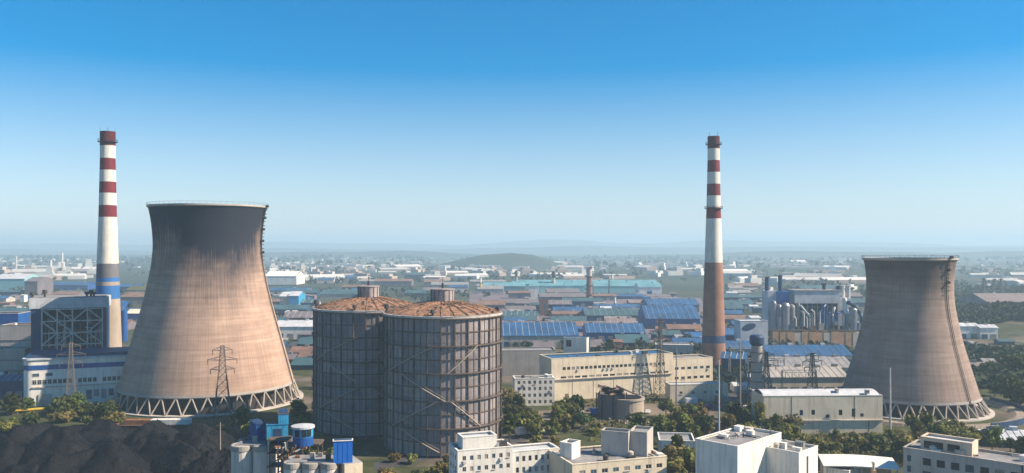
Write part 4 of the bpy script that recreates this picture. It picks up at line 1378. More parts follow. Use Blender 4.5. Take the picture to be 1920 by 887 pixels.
block('rust_house', 'dark rust-streaked tower house left of the broad rusty stack', 'building', x, y, 0, 16 * S(592), 10, Z(561, 592), 'brick_red', 'roof_mauve', front=[(3.6, 6.0, 6, 12)], coping=.4)

# round ruin in front of the long cream factory
x, y = P(1162, 782); s = S(782)
t = thing('round_ruin', 'broken round brown tank with dark torn steel on top before the long cream factory', 'ruin', (x, y, 0))
MB().lathe([(6.6, 0), (6.6, 7.2), (7.0, 7.3), (7.0, 8.0), (5.8, 8.0), (5.8, 3)], 28, (3, 0)).build('tank_wall', 'chimney_tan', t)
MB().lathe([(5.6, 0), (5.6, 9.2), (5.2, 9.4), (5.2, 4)], 24, (-3.2, 1.0)).build('tank_wall', 'roof_mauve', t)
for k in range(8):
    a = 2 * PI * k / 8
    MB().box(-.2, .2, -.2, .2, 0, 9.6).build('column', 'soot', t, (-3.2 + 6.0 * math.cos(a), 1 + 6.0 * math.sin(a), 0))
for k in range(16):
    a, L_ = rng.random() * 2 * PI, 2 + rng.random() * 3
    c = (rng.normal(-2, 2.2), rng.normal(0, 1.6), 9.6 + rng.random() * 1.8)
    b = MB(); u = Vector((math.cos(a), math.sin(a), rng.normal(0, .25))) * L_; v = Vector((-math.sin(a), math.cos(a), rng.normal(0, .2))) * (L_ * .45)
    cc = Vector(c)
    b.bar(cc - u, cc + u, .45, .25, 5)
    b.poly([cc - u - v, cc + u * .8 - v, cc + u + v, cc - u * .6 + v])
    b.build('torn_plate', ('soot', 'roof_rust', 'steel_brown')[k % 3], t)
foot(x, y, 0, -9, 10, -8, 8)
x, y = P(1205, 792)
b = MB()
for k in range(60):
    px_, py_, sz = rng.normal(0, 5), rng.normal(0, 3), .3 + rng.random() * .7
    b.bar((px_, py_, 0), (px_ + rng.normal(0, .5), py_ + rng.normal(0, .5), sz), sz, sz * .4, 5)
tag(b.build('rubble', 'rubble', None, (x, y, 0)), 'loose rubble beside the broken round tank', 'rubble', kind='stuff')

# ------------------------------------------------------------------ silo battery with blue huts, bottom left
def lobed(name, label, D, px0, px1, ytop, ncol, nrow, mats):
    zt = ZD(ytop, D); W = (px1 - px0) / F * D
    x, y = PD((px0 + px1) / 2, D)
    r = W / ncol / 2
    t = thing(name, label, 'silo', (x, y, 0))
    for j in range(nrow):
        for i in range(ncol):
            cx_, cy_ = -W / 2 + r + 2 * r * i, r + 2 * r * j - nrow * r
            b = MB(); b.smooth = False
            b.lathe([(r, 0), (r, zt - 1.2)], 24, (cx_, cy_)); b.build('silo', mats[(i + j) % len(mats)], t)
            b = MB(); b.lathe([(r * .9, zt - 1.3), (r * 1.06, zt - 1.1), (r * 1.06, zt), (r * .98, zt + .12), (.01, zt + .2)], 24, (cx_, cy_))
            b.build('silo_lid', 'concrete', t)
    MB().box(-W / 2 + r * .5, W / 2 - r * .5, -nrow * r + r * .4, nrow * r - r * .4, zt - .3, zt + .28).build('roof_slab', 'roof_grey', t)
    clut = [(-.3, .1), (.1, .4), (.3, -.3), (0, -.2)]
    for k, (u, v) in enumerate(clut):
        MB().box(u * W - .5, u * W + .5, v * nrow * r - .4, v * nrow * r + .4, zt + .28, zt + .8 + .3 * k).build('roof_hatch', ('orange_rust', 'steel_grey', 'steel_brown', 'concrete')[k], t)
    return t, zt
M('silo_a', (0.62, 0.57, 0.52), var=0.15, stain=(0.22, 0.18, 0.16, 1), amt=.55)
ta, za = lobed('silo_battery', 'left cluster of joined grey-white silos at the bottom left', 196, 441, 520, 829, 2, 2, ('silo_a',))
tb, zb_ = lobed('silo_battery', 'right cluster of joined grey-white silos under the bright blue cube', 180, 537, 638, 862, 3, 2, ('silo_a',))
# sunlit end block
D = 178; zt = zb_ - .02
x, y, r, L_, S_ = fit(628, 646, 871, 680, zt, -62, z=zt)
t = block('silo_annex', 'sunlit cream end block under the bright blue cube', 'building', x, y, r, L_, S_, zt, 'cream', 'concrete', coping=0)
MB().box(-L_ + .02, -.02, .02, S_ - .02, zt - .5, zt).build('roof_slab', 'concrete', t)
# frame tower between
D = 192; x, y = PD(526, D)
t = thing('frame_tower', 'rusty steel frame stair tower between the two silo clusters', 'stair tower', (x, y, 0))
zf = 25.0
for cx_ in (-2.2, 0, 2.0):
    for cy_ in (-1.8, 1.8):
        MB().box(cx_ - .16, cx_ + .16, cy_ - .16, cy_ + .16, 0, zf).build('column', 'steel_light' if cx_ else 'blue_paint', t)
for k in range(8):
    zz = zf - 3.0 * k
    MB().box(-2.5, 2.3, -2.1, 2.1, zz - .2, zz).build('landing', 'steel_brown', t)
    MB().bar((-2.2, -1.9, zz - 3), (2.0, -1.9, zz), .13, n=4).build('brace', 'steel_brown', t)
x, y = PD(560, 193)
t = thing('conveyor_deck', 'raised steel deck carrying the blue huts over the silo gap', 'platform', (x, y, 0))
MB().box(-6.5, 5.2, -2.4, 2.6, za + .4, za + .8).build('deck', 'steel_brown', t)
for cx_ in (-6, -2, 1.5, 4.8):
    for cy_ in (-2.1, 2.3):
        MB().box(cx_ - .15, cx_ + .15, cy_ - .15, cy_ + .15, 0, za + .4).build('column', 'steel_brown', t)

def hut(label, D, pxL, pxC, pxR, pyT, pyB, rot, wall, roof, win=None, group=None):
    zt, zb = ZD(pyT, D), ZD(pyB, D)
    x, y, r, L_, S_ = fit(pxL, pxC, pyT, pxR, zt, rot, z=zt)
    L_ = max(1.5, min(6, L_)); S_ = max(1.5, min(6, S_))
    t = thing('blue_hut', label, 'hut', (x, y, zb), r, group)
    h_ = zt - zb
    MB().box(-L_, 0, 0, S_, 0, h_).build('wall', wall, t)
    MB().box(-L_ - .12, .12, -.12, S_ + .12, h_, h_ + .16).build('roof_edge', roof, t)
    MB().box(-L_ + .1, -.1, .1, S_ - .1, h_ + .16, h_ + .2).build('roof', 'navy', t)
    for k in range(1, 4):
        MB().box(0, .05, S_ * k / 4 - .03, S_ * k / 4 + .03, .05, h_ - .05).build('seam', wall, t)
    if win:
        MB().box(.0, .06, S_ * .3, S_ * .7, h_ * .15, h_ * .75).build('door', win, t)
    return t
hut('bright blue cube hut with white roof edge on the right silo cluster', 176.8, 606, 625, 661, 828, 870, -78, 'cube_blue', 'white')
hut('small sky-blue hut on top of the blue huts over the silos, the highest one', 193, 505, 522, 541, 777, 797, -74, 'cyan_paint', 'steel_brown')
hut('sky-blue hut with a dark doorway under the highest blue hut', 192.5, 496, 500, 540, 797.5, 827, -76, 'cyan_paint', 'cyan_paint', 'navy')
hut('dark blue hut at the left end of the blue huts on the silos', 195.5, 458, 480, 497, 797, 829, -60, 'blue_paint', 'navy')
D = 190; x, y = PD(568, D)
t = thing('round_hut', 'round blue hut with pale cyan window band right of the other blue huts', 'hut', (x, y, za + .8))
hz_ = ZD(798, D) - za - .8
MB().lathe([(2.3, 0), (2.3, hz_ * .45)], 20).build('lower_wall', 'blue_paint', t)
MB().lathe([(2.25, hz_ * .45), (2.25, hz_ * .9)], 20).build('window_band', 'cyan_paint', t)
MB().lathe([(2.6, hz_ * .9), (2.6, hz_), (.01, hz_ + .3)], 20).build('roof', 'roof_pale', t)
for a in (R(-70), R(-40), R(-110)):
    MB().box(2.2, 2.32, -.5, .5, hz_ * .5, hz_ * .85).build('window', 'glass', t, (0, 0, 0), a)
D = 186
for k in range(9):
    px_, py_ = (545, 848, )
b = MB()
x, y = PD(548, 187)
t = thing('pipe_tangle', 'rusty tangle of pipes and plates between the blue huts and the right silos', 'pipes', (x, y, 0))
for k in range(14):
    c = Vector((rng.normal(0, 1.8), rng.normal(0, .8), za - 1.0 + rng.random() * 2))
    u = Vector((rng.normal(0, 1), rng.normal(0, .5), rng.normal(0, .8))).normalized() * (.6 + rng.random())
    MB().bar(c - u, c + u, .12 + .15 * rng.random(), n=6).build('pipe', ('orange_rust', 'steel_brown', 'soot', 'steel_light')[k % 4], t)
for cx_ in (-2.2, 2.2):
    MB().box(cx_ - .15, cx_ + .15, -.15, .15, 0, za + .5).build('column', 'steel_brown', t)
MB().box(-3, 3, -1, 1, za - 1.6, za - 1.3).build('deck', 'steel_brown', t)

# ------------------------------------------------------------------ coal heaps
HEAPV = []
def heap(label, px, gy, wpx, hpx, seed, stretch=.8):
    """dumped coal: overlapping cones and short crests at the angle of repose, sharp valleys between"""
    x, y = P(px, gy); s = S(gy)
    rx, h_ = wpx * s / 2, hpx * s
    ry = rx * stretch
    rs_ = np.random.default_rng(int(seed * 100))
    crest = []
    for k in range(4):
        cx_, cy_ = (rs_.random() - .5) * rx * .9, (rs_.random() - .5) * ry * .9
        if k == 0: cx_, cy_ = 0, 0
        a_ = rs_.normal(0, .7); l_ = rx * (.12 + .25 * rs_.random())
        crest.append((cx_ - l_ * math.cos(a_), cy_ - l_ * math.sin(a_), cx_ + l_ * math.cos(a_), cy_ + l_ * math.sin(a_), h_ * (1 if k == 0 else .55 + .35 * rs_.random())))
    n, m = 64, 52
    b = MB(); b.smooth = True
    for j in range(m + 1):
        for i in range(n + 1):
            u, v = -rx * 1.25 + 2.5 * rx * i / n, -ry * 1.35 + 2.7 * ry * j / m
            zz = -9
            for ax, ay, bx, by, hh in crest:
                dx, dy = bx - ax, by - ay
                q_ = max(0, min(1, ((u - ax) * dx + (v - ay) * dy) / (dx * dx + dy * dy + 1e-6)))
                d_ = math.hypot(u - ax - q_ * dx, v - ay - q_ * dy) * (1 + .22 * mnoise.noise((u * .12, v * .12, seed)))
                zz = max(zz, hh - .25 * max(0, .8 - d_) - d_ * .84)
            zz += mnoise.noise((u * .3, v * .3, seed)) * .7 + mnoise.noise((u * .9, v * .9, seed)) * .38 + mnoise.noise((u * 2.2, v * 2.2, seed)) * .2
            b.v.append((u, v, max(-.3, zz)))
    for j in range(m):
        for i in range(n):
            q_ = (j*(n+1) + i, j*(n+1) + i + 1, (j+1)*(n+1) + i + 1, (j+1)*(n+1) + i)
            if max(b.v[k][2] for k in q_) > -.29: b.f.append(q_)
    o = b.build('coal_heap', 'coal', None, (x, y, 0), 0)
    tag(o, label, 'coal heap', 'coal heaps in the yard')
    foot(x, y, 0, -rx, rx, -ry, ry, 0)
    HEAPV.extend((x + v[0], y + v[1], v[2]) for v in b.v if v[2] > .2)
for i, a in enumerate([
    ('broad coal heap at the left edge, below the concrete bunkers', 10, 872, 190, 44),
    ('coal heap with a pointed crest below the turbine hall', 110, 868, 190, 58),
    ('large coal heap in the middle of the yard front row', 205, 900, 250, 66),
    ('long coal heap below the larger cooling tower, centre', 300, 868, 150, 46),
    ('coal heap right of centre, below the lattice pylon', 345, 892, 150, 50),
    ('small coal heap at the right end of the yard beside the silos', 408, 905, 120, 52),
    ('coal heap in the bottom left corner', 45, 925, 170, 46),
    ('long coal heap at the back of the yard by the rusty conveyor', 190, 842, 190, 46),
    ('coal heap at the back right of the yard', 372, 842, 140, 42),
    ('coal heap at the back of the yard, third from the right', 285, 838, 150, 40),
    ('coal heap at the back left of the yard beside the scrub', 60, 848, 190, 44),
    ('coal heap cut by the bottom edge under the large middle heap', 120, 960, 190, 48),
    ('coal heap cut by the bottom edge left of the silos', 320, 955, 180, 44)]):
    heap(a[0], a[1], a[2], a[3], a[4] * 1.22, i * 1.7 + .3)

hv = np.array(HEAPV)
pick = hv[rng.integers(0, len(hv), 5000)] + rng.normal(0, .4, (5000, 3)) * np.array([1, 1, .2])
Q = []
for px_, py_, pz_ in pick:
    sz = .12 + .38 * rng.random() ** 3
    a_ = rng.random(4) * .7 + .6
    p_ = [(px_ - sz*a_[0], py_ - sz*a_[1], pz_ - .1), (px_ + sz*a_[2], py_ - sz*a_[3], pz_ - .1), (px_ + sz*a_[1], py_ + sz*a_[0], pz_ - .1), (px_ - sz*a_[3], py_ + sz*a_[2], pz_ - .1)]
    tp_ = (px_ + sz * .2, py_, pz_ + sz); tq_ = (px_ - sz * .3, py_ + sz * .2, pz_ + sz * .8)
    Q += [[p_[0], p_[1], tp_, tq_], [p_[1], p_[2], tp_, tp_], [p_[2], p_[3], tq_, tp_], [p_[3], p_[0], tq_, tq_]]
Q = np.array(Q); Q[:, 3] += 1e-4
tag(put('coal_lumps', quads_mesh('coal_lumps', Q, 'coal')), 'loose coal lumps strewn over the heaps', 'coal', kind='stuff')

# conveyor and long roofs at the back of the coal yard
x, y = P(282, 802)
t = thing('conveyor_gallery', 'long low conveyor with white roof segment behind the coal heaps', 'conveyor', (x, y, 0), R(2)); s = S(802)
MB().box(0, 72 * s, 0, 3.0, 1.1, 2.9).build('white_casing', 'white', t)
MB().box(-50 * s, -.1, .2, 3.2, 1.0, 2.8).build('rusty_casing', 'orange_rust', t)
MB().box(-62 * s, 72 * s, -.5, 4.0, .9, 1.0).build('belt_frame', 'roof_rust', t)
for k in range(12):
    xx = (-60 + 132 * k / 11) * s
    MB().box(xx - .15, xx + .15, .2, .5, 0, .9).build('leg', 'steel_brown', t)
b = MB(); b.path([(-50 * s, 1.5, 1.2), (-80 * s, 0, 1.0), (-92 * s, -6, .8), (-84 * s, -11, .6), (-60 * s, -15, .4)], .45, 8)
b.build('rusty_pipe', 'orange_rust', t)
x, y = P(22, 776)
t = thing('yellow_pipe', 'yellow pipe on short supports at the left edge beside the scrub', 'pipe', (x, y, 0), R(14))
MB().bar((0, 0, 1.1), (16.5, 0, 1.6), .45, .75, 10).build('pipe_run', 'yellow', t)
for k in range(4): MB().box(2 + k * 4.2, 2.4 + k * 4.2, -.2, .2, 0, 1.0).build('support', 'concrete', t)

# ------------------------------------------------------------------ lattice pylons, poles, gantries
def pylon_meshes(h_, wb, wt, arms, key, thick=1.0):
    """returns list of (part name, mesh)"""
    out = []
    q = lambda z_: wb + (wt - wb) * min(1, z_ / (h_ * .72)) if z_ < h_ * .72 else wt + (.25 - wt) * (z_ - h_ * .72) / (h_ * .28) * .6
    for sx in (-1, 1):
        for sy in (-1, 1):
            b = MB(); zs = [0, h_ * .36, h_ * .72, h_]
            b.path([(sx * q(z_), sy * q(z_), z_) for z_ in zs], .15 * thick, 4)
            out.append(('leg', b.mesh('leg', 'pylon_steel')))
    b = MB(); z_ = 0.0
    while z_ < h_ * .97:
        st = max(1.2, q(z_) * 1.7); z2 = min(h_, z_ + st)
        a, c = q(z_), q(z2)
        for s1, s2 in (((-1, -1), (1, -1)), ((1, -1), (1, 1)), ((1, 1), (-1, 1)), ((-1, 1), (-1, -1))):
            b.bar((s1[0]*a, s1[1]*a, z_), (s2[0]*c, s2[1]*c, z2), .075 * thick, n=4, cap=False)
            b.bar((s2[0]*a, s2[1]*a, z_), (s1[0]*c, s1[1]*c, z2), .075 * thick, n=4, cap=False)
            b.bar((s1[0]*c, s1[1]*c, z2), (s2[0]*c, s2[1]*c, z2), .06 * thick, n=4, cap=False)
        z_ = z2
    out.append(('bracing', b.mesh('bracing', 'pylon_steel')))
    for za_, L_ in arms:
        b = MB(); e = q(za_)
        for sx in (-1, 1):
            for sy in (-1, 1):
                b.bar((sx * e, sy * e, za_), (sx * L_, 0, za_ + .2), .08 * thick, n=4); b.bar((sx * e, sy * e, za_ + 1.3), (sx * L_, 0, za_ + .2), .07 * thick, n=4)
            for k in (1, 2):
                xx = e + (L_ - e) * k / 3
                b.bar((sx * xx, -e * (1 - k / 3), za_), (sx * xx, e * (1 - k / 3), za_ + 1.3 * (1 - k / 3)), .05 * thick, n=4)
        out.append(('crossarm', b.mesh('crossarm', 'pylon_steel')))
        for sx in (-1, 1):
            b = MB().lathe([(.05, za_ - 1.7), (.2, za_ - 1.5), (.08, za_ - 1.2), (.2, za_ - .9), (.08, za_ - .6), (.2, za_ - .3), (.05, za_ + .1)], 6, (sx * (L_ - .3), 0))
            out.append(('insulator', b.mesh('insulator', 'steel_brown')))
    return out
PY = {}
def pylon(label, px, gy, py, wide, arms, rz=0.3, thick=1.0, key=None):
    h_ = Z(py, gy); x, y = P(px, gy)
    t = thing('lattice_pylon', label, 'pylon', (x, y, 0), rz, 'lattice pylons')
    parts = pylon_meshes(h_, wide, wide * .35, [(h_ * a, l) for a, l in arms], key, thick)
    for nm, me in parts: put(nm, me, t)
    foot(x, y, rz, -wide, wide, -wide, wide)
A3 = ((.70, 4.6), (.82, 5.6), (.94, 3.8))
pylon('lattice pylon standing in front of the larger cooling tower', 417, 798, 648, 3.4, A3, .25)
pylon('tall lattice pylon in front of the long cream factory', 1238, 742, 595, 1.9, ((.72, 3.6), (.83, 4.2), (.94, 3.0)), .5, 1.2)
pylon('lattice pylon in front of the turbine hall at the left', 133, 770, 642, 2.2, A3, .3, .9)
pylon('lattice pylon before the cream hall left of the smaller cooling tower', 1523, 752, 662, 2.2, A3, .4, 1.2)
pylon('lattice pylon among the gantries right of the brick chimney', 1437, 750, 660, 2.0, A3, .1, 1.2)
pylon('leftmost of three far lattice pylons at the right edge', 1845, 560, 521, 3.4, A3, .2, 3.0)
pylon('middle one of three far lattice pylons at the right edge', 1863, 558, 524, 3.4, A3, .2, 3.0)
pylon('rightmost of three far lattice pylons at the right edge', 1877, 559, 522, 3.4, A3, .2, 3.0)

def pole(label, px, gy, py, mat='pole_pale', r=.28, arms=1):
    h_ = Z(py, gy); x, y = P(px, gy)
    t = thing('utility_pole', label, 'pole', (x, y, 0), .2, 'tall thin poles')
    MB().bar((0, 0, 0), (0, 0, h_), r, r * .6, 8).build('shaft', mat, t)
    for k in range(arms):
        MB().box(-1.3, 1.3, -.08, .08, h_ - 1 - 1.8 * k, h_ - .84 - 1.8 * k).build('crossarm', 'steel_brown', t)
    MB().lathe([(r * 1.9, 0), (r * 1.9, .5), (r, .6)], 8).build('base', 'concrete', t)
pole('tall pale pole rising behind the tall white cube', 1348, 824, 676, r=.38)
pole('tall reddish pole right of the pole behind the white cube', 1388, 792, 640, 'chimney_tan', .36)
pole('tall pale pole beside the cream hall before the smaller cooling tower', 1669, 816, 690, r=.42, arms=0)
pole('grey pole right of the tall lattice pylon', 1268, 780, 650, 'steel_grey', .34)
pole('thin pole rising from the coal yard below the lattice pylon', 413, 850, 792, 'chimney_tan', .2)
# switchyard gantries
def gantry(label, pa, pb, gy, py):
    (xa, ya), (xb, yb) = P(pa, gy), P(pb, gy)
    h_ = Z(py, gy); W = xb - xa
    t = thing('gantry', label, 'gantry', (xa, ya, 0), 0, 'switchyard gantries')
    for xx in (0, W):
        b = MB()
        for sx in (-.5, .5):
            for sy in (-.5, .5): b.bar((xx + sx, sy, 0), (xx + sx * .5, sy * .5, h_), .1, n=4)
        for k in range(int(h_ / 1.2)):
            sgn = 1 if k % 2 else -1
            b.bar((xx - .45 * sgn, -.4, k * 1.2), (xx + .45 * sgn, -.4, k * 1.2 + 1.2), .06, n=4)
        b.build('post', 'steel_grey', t)
    b = MB()
    for zz in (h_ - 1.1, h_): b.bar((0, -.3, zz), (W, -.3, zz), .1, n=4); b.bar((0, .3, zz), (W, .3, zz), .1, n=4)
    n = int(W / 1.2)
    for k in range(n): b.bar((W * k / n, -.3, h_ - 1.1 if k % 2 else h_), (W * (k + 1) / n, -.3, h_ if k % 2 else h_ - 1.1), .06, n=4)
    b.build('beam', 'steel_grey', t)
    for k in range(5):
        xx = W * (k + .5) / 5
        MB().lathe([(.06, h_ - 3.2), (.2, h_ - 2.9), (.08, h_ - 2.5), (.2, h_ - 2.1), (.08, h_ - 1.7), (.06, h_ - 1.1)], 6, (xx, 0)).build('insulator', 'roof_mauve', t)
gantry('steel gantry nearest the brick chimney', 1352, 1404, 752, 700)
gantry('steel gantry in front of the round grey tower', 1384, 1446, 764, 708)
gantry('rear steel gantry left of the cream hall', 1402, 1470, 732, 672)
gantry('steel gantry at the right end of the switchyard', 1466, 1530, 746, 694)
gantry('far steel gantry below the box with oval opening', 1368, 1430, 712, 650)
# grey round tower in the switchyard
x, y = P(1419, 768)
t = thing('water_tower', 'slim grey round tower rising in the switchyard', 'tower', (x, y, 0)); h_ = Z(628, 768)
MB().lathe([(2.4, 0), (2.2, h_ * .86), (2.2, h_ * .86)], 20).build('shaft', 'concrete', t)
MB().lathe([(2.2, h_ * .86), (3.0, h_ * .89), (3.0, h_ * .97), (2.4, h_), (.01, h_)], 20).build('head', 'navy', t)
for k in range(6):
    zz = h_ * (.12 + .13 * k)
    MB().lathe([(2.3, zz - .2), (2.75, zz - .15), (2.75, zz + .1), (2.25, zz + .15)], 20).build('ring', 'steel_brown', t)
foot(x, y, 0, -4, 4, -4, 4)
# switchyard transformers
for k, (px, gy) in enumerate(((1362, 760), (1376, 772), (1400, 778), (1428, 775), (1452, 768), (1480, 760))):
    x, y = P(px, gy)
    t = thing('transformer', ('first', 'second', 'third', 'fourth', 'fifth', 'sixth')[k] + ' grey transformer from the left in the switchyard', 'transformer', (x, y, 0), .2 * k, 'switchyard transformers')
    MB().box(-1.5, 1.5, -1, 1, .3, 3.0).build('body', 'steel_grey', t)
    for q_ in (-1, 0, 1): MB().bar((q_, 0, 3), (q_ * 1.2, 0, 4.6), .16, .08, 6).build('bushing', 'roof_mauve', t)
    MB().bar((-1.2, .8, 3.5), (1.2, .8, 3.5), .35, n=8).build('oil_tank', 'steel_light', t)
    MB().box(-1.8, 1.8, -1.3, 1.3, 0, .3).build('plinth', 'pale_concrete', t)

# ------------------------------------------------------------------ low white roofs and cars, bottom right
D = 236
x, y = PD(1682, D)
t = thing('canopy', 'low broad white canopy roof left of the bottom right building', 'canopy', (x, y, 0), R(-12)); zc = ZD(868, D)
b = MB(); n = 10; W = 20
for k in range(n):
    f_ = lambda q_: zc + .35 * math.sin(PI * q_)
    a0, a1 = k / n, (k + 1) / n
    b.quad((-W * a0, -5, f_(a0) - .6), (-W * a0, 6, f_(a0)), (-W * a1, 6, f_(a1)), (-W * a1, -5, f_(a1) - .6))
    b.quad((-W * a1, -5, f_(a1) - .9), (-W * a1, 6, f_(a1) - .3), (-W * a0, 6, f_(a0) - .3), (-W * a0, -5, f_(a0) - .9))
    b.quad((-W * a0, -5, f_(a0) - .6), (-W * a1, -5, f_(a1) - .6), (-W * a1, -5, f_(a1) - .9), (-W * a0, -5, f_(a0) - .9))
b.build('roof', 'white', t)
for cx_ in (-1, -10, -19):
    for cy_ in (-4.5, 5.5): MB().bar((cx_, cy_, 0), (cx_, cy_, zc - .6), .2, n=8).build('post', 'pale_concrete', t)
MB().box(-W + .5, -.5, 4.9, 5.3, 0, zc - .5).build('back_wall', 'cream', t)
x, y = PD(1592, 233)
t = block('low_hall', 'low flat shed with blue roof below the broad white canopy', 'building', x, y, R(-40), 7, 8, ZD(884, 233), 'white', 'roof_blue', coping=.3)
x, y = PD(1638, 228)
t = thing('gate_post', 'tan post with pale cap beside the low white canopy', 'post', (x, y, 0)); zc = ZD(866, 228)
MB().box(-.55, .55, -.55, .55, 0, zc - 2.2).build('pillar', 'tan_wall', t)
MB().lathe([(.35, zc - 2.2), (.35, zc - .5), (.6, zc - .4), (.5, zc), (.01, zc + .2)], 10).build('cap', 'cream', t)

def car(label, px, gy, rz, mat):
    x, y = P(px, gy)
    t = thing('parked_car', label, 'car', (x, y, 0), rz, 'parked cars')
    side = [(-2.1, .35), (-2.15, .8), (-1.5, .92), (-.9, 1.42), (.7, 1.45), (1.35, .98), (2.05, .85), (2.15, .4)]
    b = MB()
    for yy in (-.85, .85): b.poly([(p[0], yy, p[1]) for p in (side if yy < 0 else side[::-1])])
    for p, q_ in zip(side, side[1:] + side[:1]): b.quad((p[0], -.85, p[1]), (p[0], .85, p[1]), (q_[0], .85, q_[1]), (q_[0], -.85, q_[1]))
    b.build('body', mat, t)
    for yy in (-.86, .86):
        b = MB(); b.poly([(-1.3, yy * 1.004, .95), (1.1, yy * 1.004, .98), (.6, yy * 1.004, 1.38), (-.85, yy * 1.004, 1.36)]); b.build('side_window', 'glass', t)
    b = MB(); b.quad((1.33, -.75, 1.01), (1.33, .75, 1.01), (.74, .75, 1.445), (.74, -.75, 1.445)); b.build('windscreen', 'glass', t)
    for xx in (-1.35, 1.35):
        for yy in (-.78, .78): MB().bar((xx, yy - .1, .33), (xx, yy + .1, .33), .33, n=14).build('wheel', 'rubber', t)
car('dark blue car parked left of the tall white cube', 1283, 868, .3, 'car_blue')
car('dark blue car cut by the bottom edge left of the tall white cube', 1268, 884, .25, 'car_blue')
car('white car parked right of the smaller cooling tower by the road', 1890, 815, .1, 'car_white')
car('white car on the road right of the front tank', 1010, 811, .5, 'car_white')
for lab, px, gy, rz, mt in (('white car in the earth yard before the long cream factory', 1085, 774, .4, 'car_white'), ('dark blue car in the earth yard before the long cream factory', 1110, 771, .4, 'car_blue'),
        ('white car parked by the round ruin', 1215, 775, 1.2, 'car_white'), ('dark blue car parked near the brick chimney foot', 1330, 765, .2, 'car_blue'), ('white car on the road below the smaller cooling tower', 1800, 832, .3, 'car_white')):
    car(lab, px, gy, rz, mt)

def truck(label, px, gy, rz, mat):
    x, y = P(px, gy)
    t = thing('truck', label, 'truck', (x, y, 0), rz, 'trucks on the works roads')
    MB().box(-3.6, 1.6, -1.2, 1.2, 1.0, 3.2).build('cargo_box', mat, t)
    b = MB(); side = [(1.8, .7), (3.7, .7), (3.7, 1.7), (3.3, 2.7), (1.8, 2.7)]
    for yy in (-1.15, 1.15): b.poly([(p[0], yy, p[1]) for p in (side if yy < 0 else side[::-1])])
    for p, q_ in zip(side, side[1:] + side[:1]): b.quad((p[0], -1.15, p[1]), (p[0], 1.15, p[1]), (q_[0], 1.15, q_[1]), (q_[0], -1.15, q_[1]))
    b.build('cab', 'car_blue' if mat != 'cube_blue' else 'car_white', t)
    b = MB(); b.quad((3.71, -1, 1.75), (3.71, 1, 1.75), (3.33, 1, 2.62), (3.33, -1, 2.62)); b.build('windscreen', 'glass', t)
    MB().box(-3.6, 3.6, -.9, .9, .6, .95).build('chassis', 'steel_dark', t)
    for xx in (-2.8, -1.7, 2.7):
        for yy in (-1.0, 1.0): MB().bar((xx, yy - .15, .5), (xx, yy + .15, .5), .5, n=14).build('wheel', 'rubber', t)
for lab, px, gy, rz, mt in (('white box truck on the road right of the front tank', 985, 818, .5, 'car_white'), ('blue box truck in the yard left of the round ruin', 1125, 780, .3, 'cube_blue'),
        ('white box truck in the yard before the low cream wall building', 1300, 760, .2, 'car_white'), ('rusty box truck near the brick chimney foot', 1345, 757, 1.4, 'orange_rust'),
        ('white box truck on the road behind the bottom right building', 1850, 822, .4, 'car_white'), ('blue box truck on the dark yard right of the larger cooling tower', 575, 660, .2, 'cube_blue')):
    truck(lab, px, gy, rz, mt)

# ------------------------------------------------------------------ far town
def far_house_mesh(w_, d, h_, kind, wall, roof):
    b = MB(); b.box(-w_/2, w_/2, -d/2, d/2, -2, h_)
    if kind == 1:
        i = len(b.v); hr = h_ + d * .22
        b.poly([(-w_/2, -d/2, h_), (w_/2, -d/2, h_), (w_/2, 0, hr), (-w_/2, 0, hr)]); b.poly([(w_/2, d/2, h_), (-w_/2, d/2, h_), (-w_/2, 0, hr), (w_/2, 0, hr)])
        b.poly([(w_/2, -d/2, h_), (w_/2, d/2, h_), (w_/2, 0, hr)]); b.poly([(-w_/2, d/2, h_), (-w_/2, -d/2, h_), (-w_/2, 0, hr)])
    elif kind == 2:
        b.box(-w_*.3, w_*.2, -d*.3, d*.3, h_ + .01, h_ + h_*.5)
    elif kind == 3:
        b.box(w_*.1, w_*.45, -d*.45, d*.4, h_ + .01, h_*1.9)
    me = b.mesh('far_building', wall)
    me.materials.append(MATS[roof])
    for p in me.polygons:
        if p.normal.z > .3: p.material_index = 1
    return me
FH = []
for w_, d, h_, k, a, c in ((18, 12, 8, 1, 'town_white', 'town_roof'), (26, 14, 12, 0, 'town_white', 'town_white'), (18, 12, 11, 2, 'town_white', 'town_white'), (48, 22, 9, 1, 'town_white', 'town_white'),
                           (60, 26, 10, 0, 'town_tan', 'town_roof'), (30, 16, 13, 3, 'town_white', 'town_white'), (12, 10, 6, 1, 'town_tan', 'town_roof'), (70, 30, 9, 1, 'town_tan', 'town_white'), (22, 14, 12, 2, 'town_tan', 'town_white')):
    FH.append(far_house_mesh(w_, d, h_, k, a, c))
FHN = ('small white house', 'white block', 'white stepped block', 'long white hall', 'long tan hall', 'white L-shaped block', 'tiny tan house', 'wide tan hall', 'tan stepped block')
towns = [  # px range, gy range, count, label, group
 (-30, 175, 500, 524, 44, 'town left of banded chimney', 'town left of the banded chimney'),
 (500, 660, 500, 528, 50, 'town right of larger tower', 'town right of the larger cooling tower'),
 (660, 905, 488, 526, 48, 'town behind the tanks', 'hazy town behind the tanks'),
 (905, 1310, 496, 526, 42, 'town behind teal sheds', 'hazy town behind the teal sheds'),
 (1360, 1600, 488, 545, 50, 'town behind processing plant', 'town behind the processing plant'),
 (1800, 1960, 500, 545, 26, 'town at right edge', 'town at the right edge')]
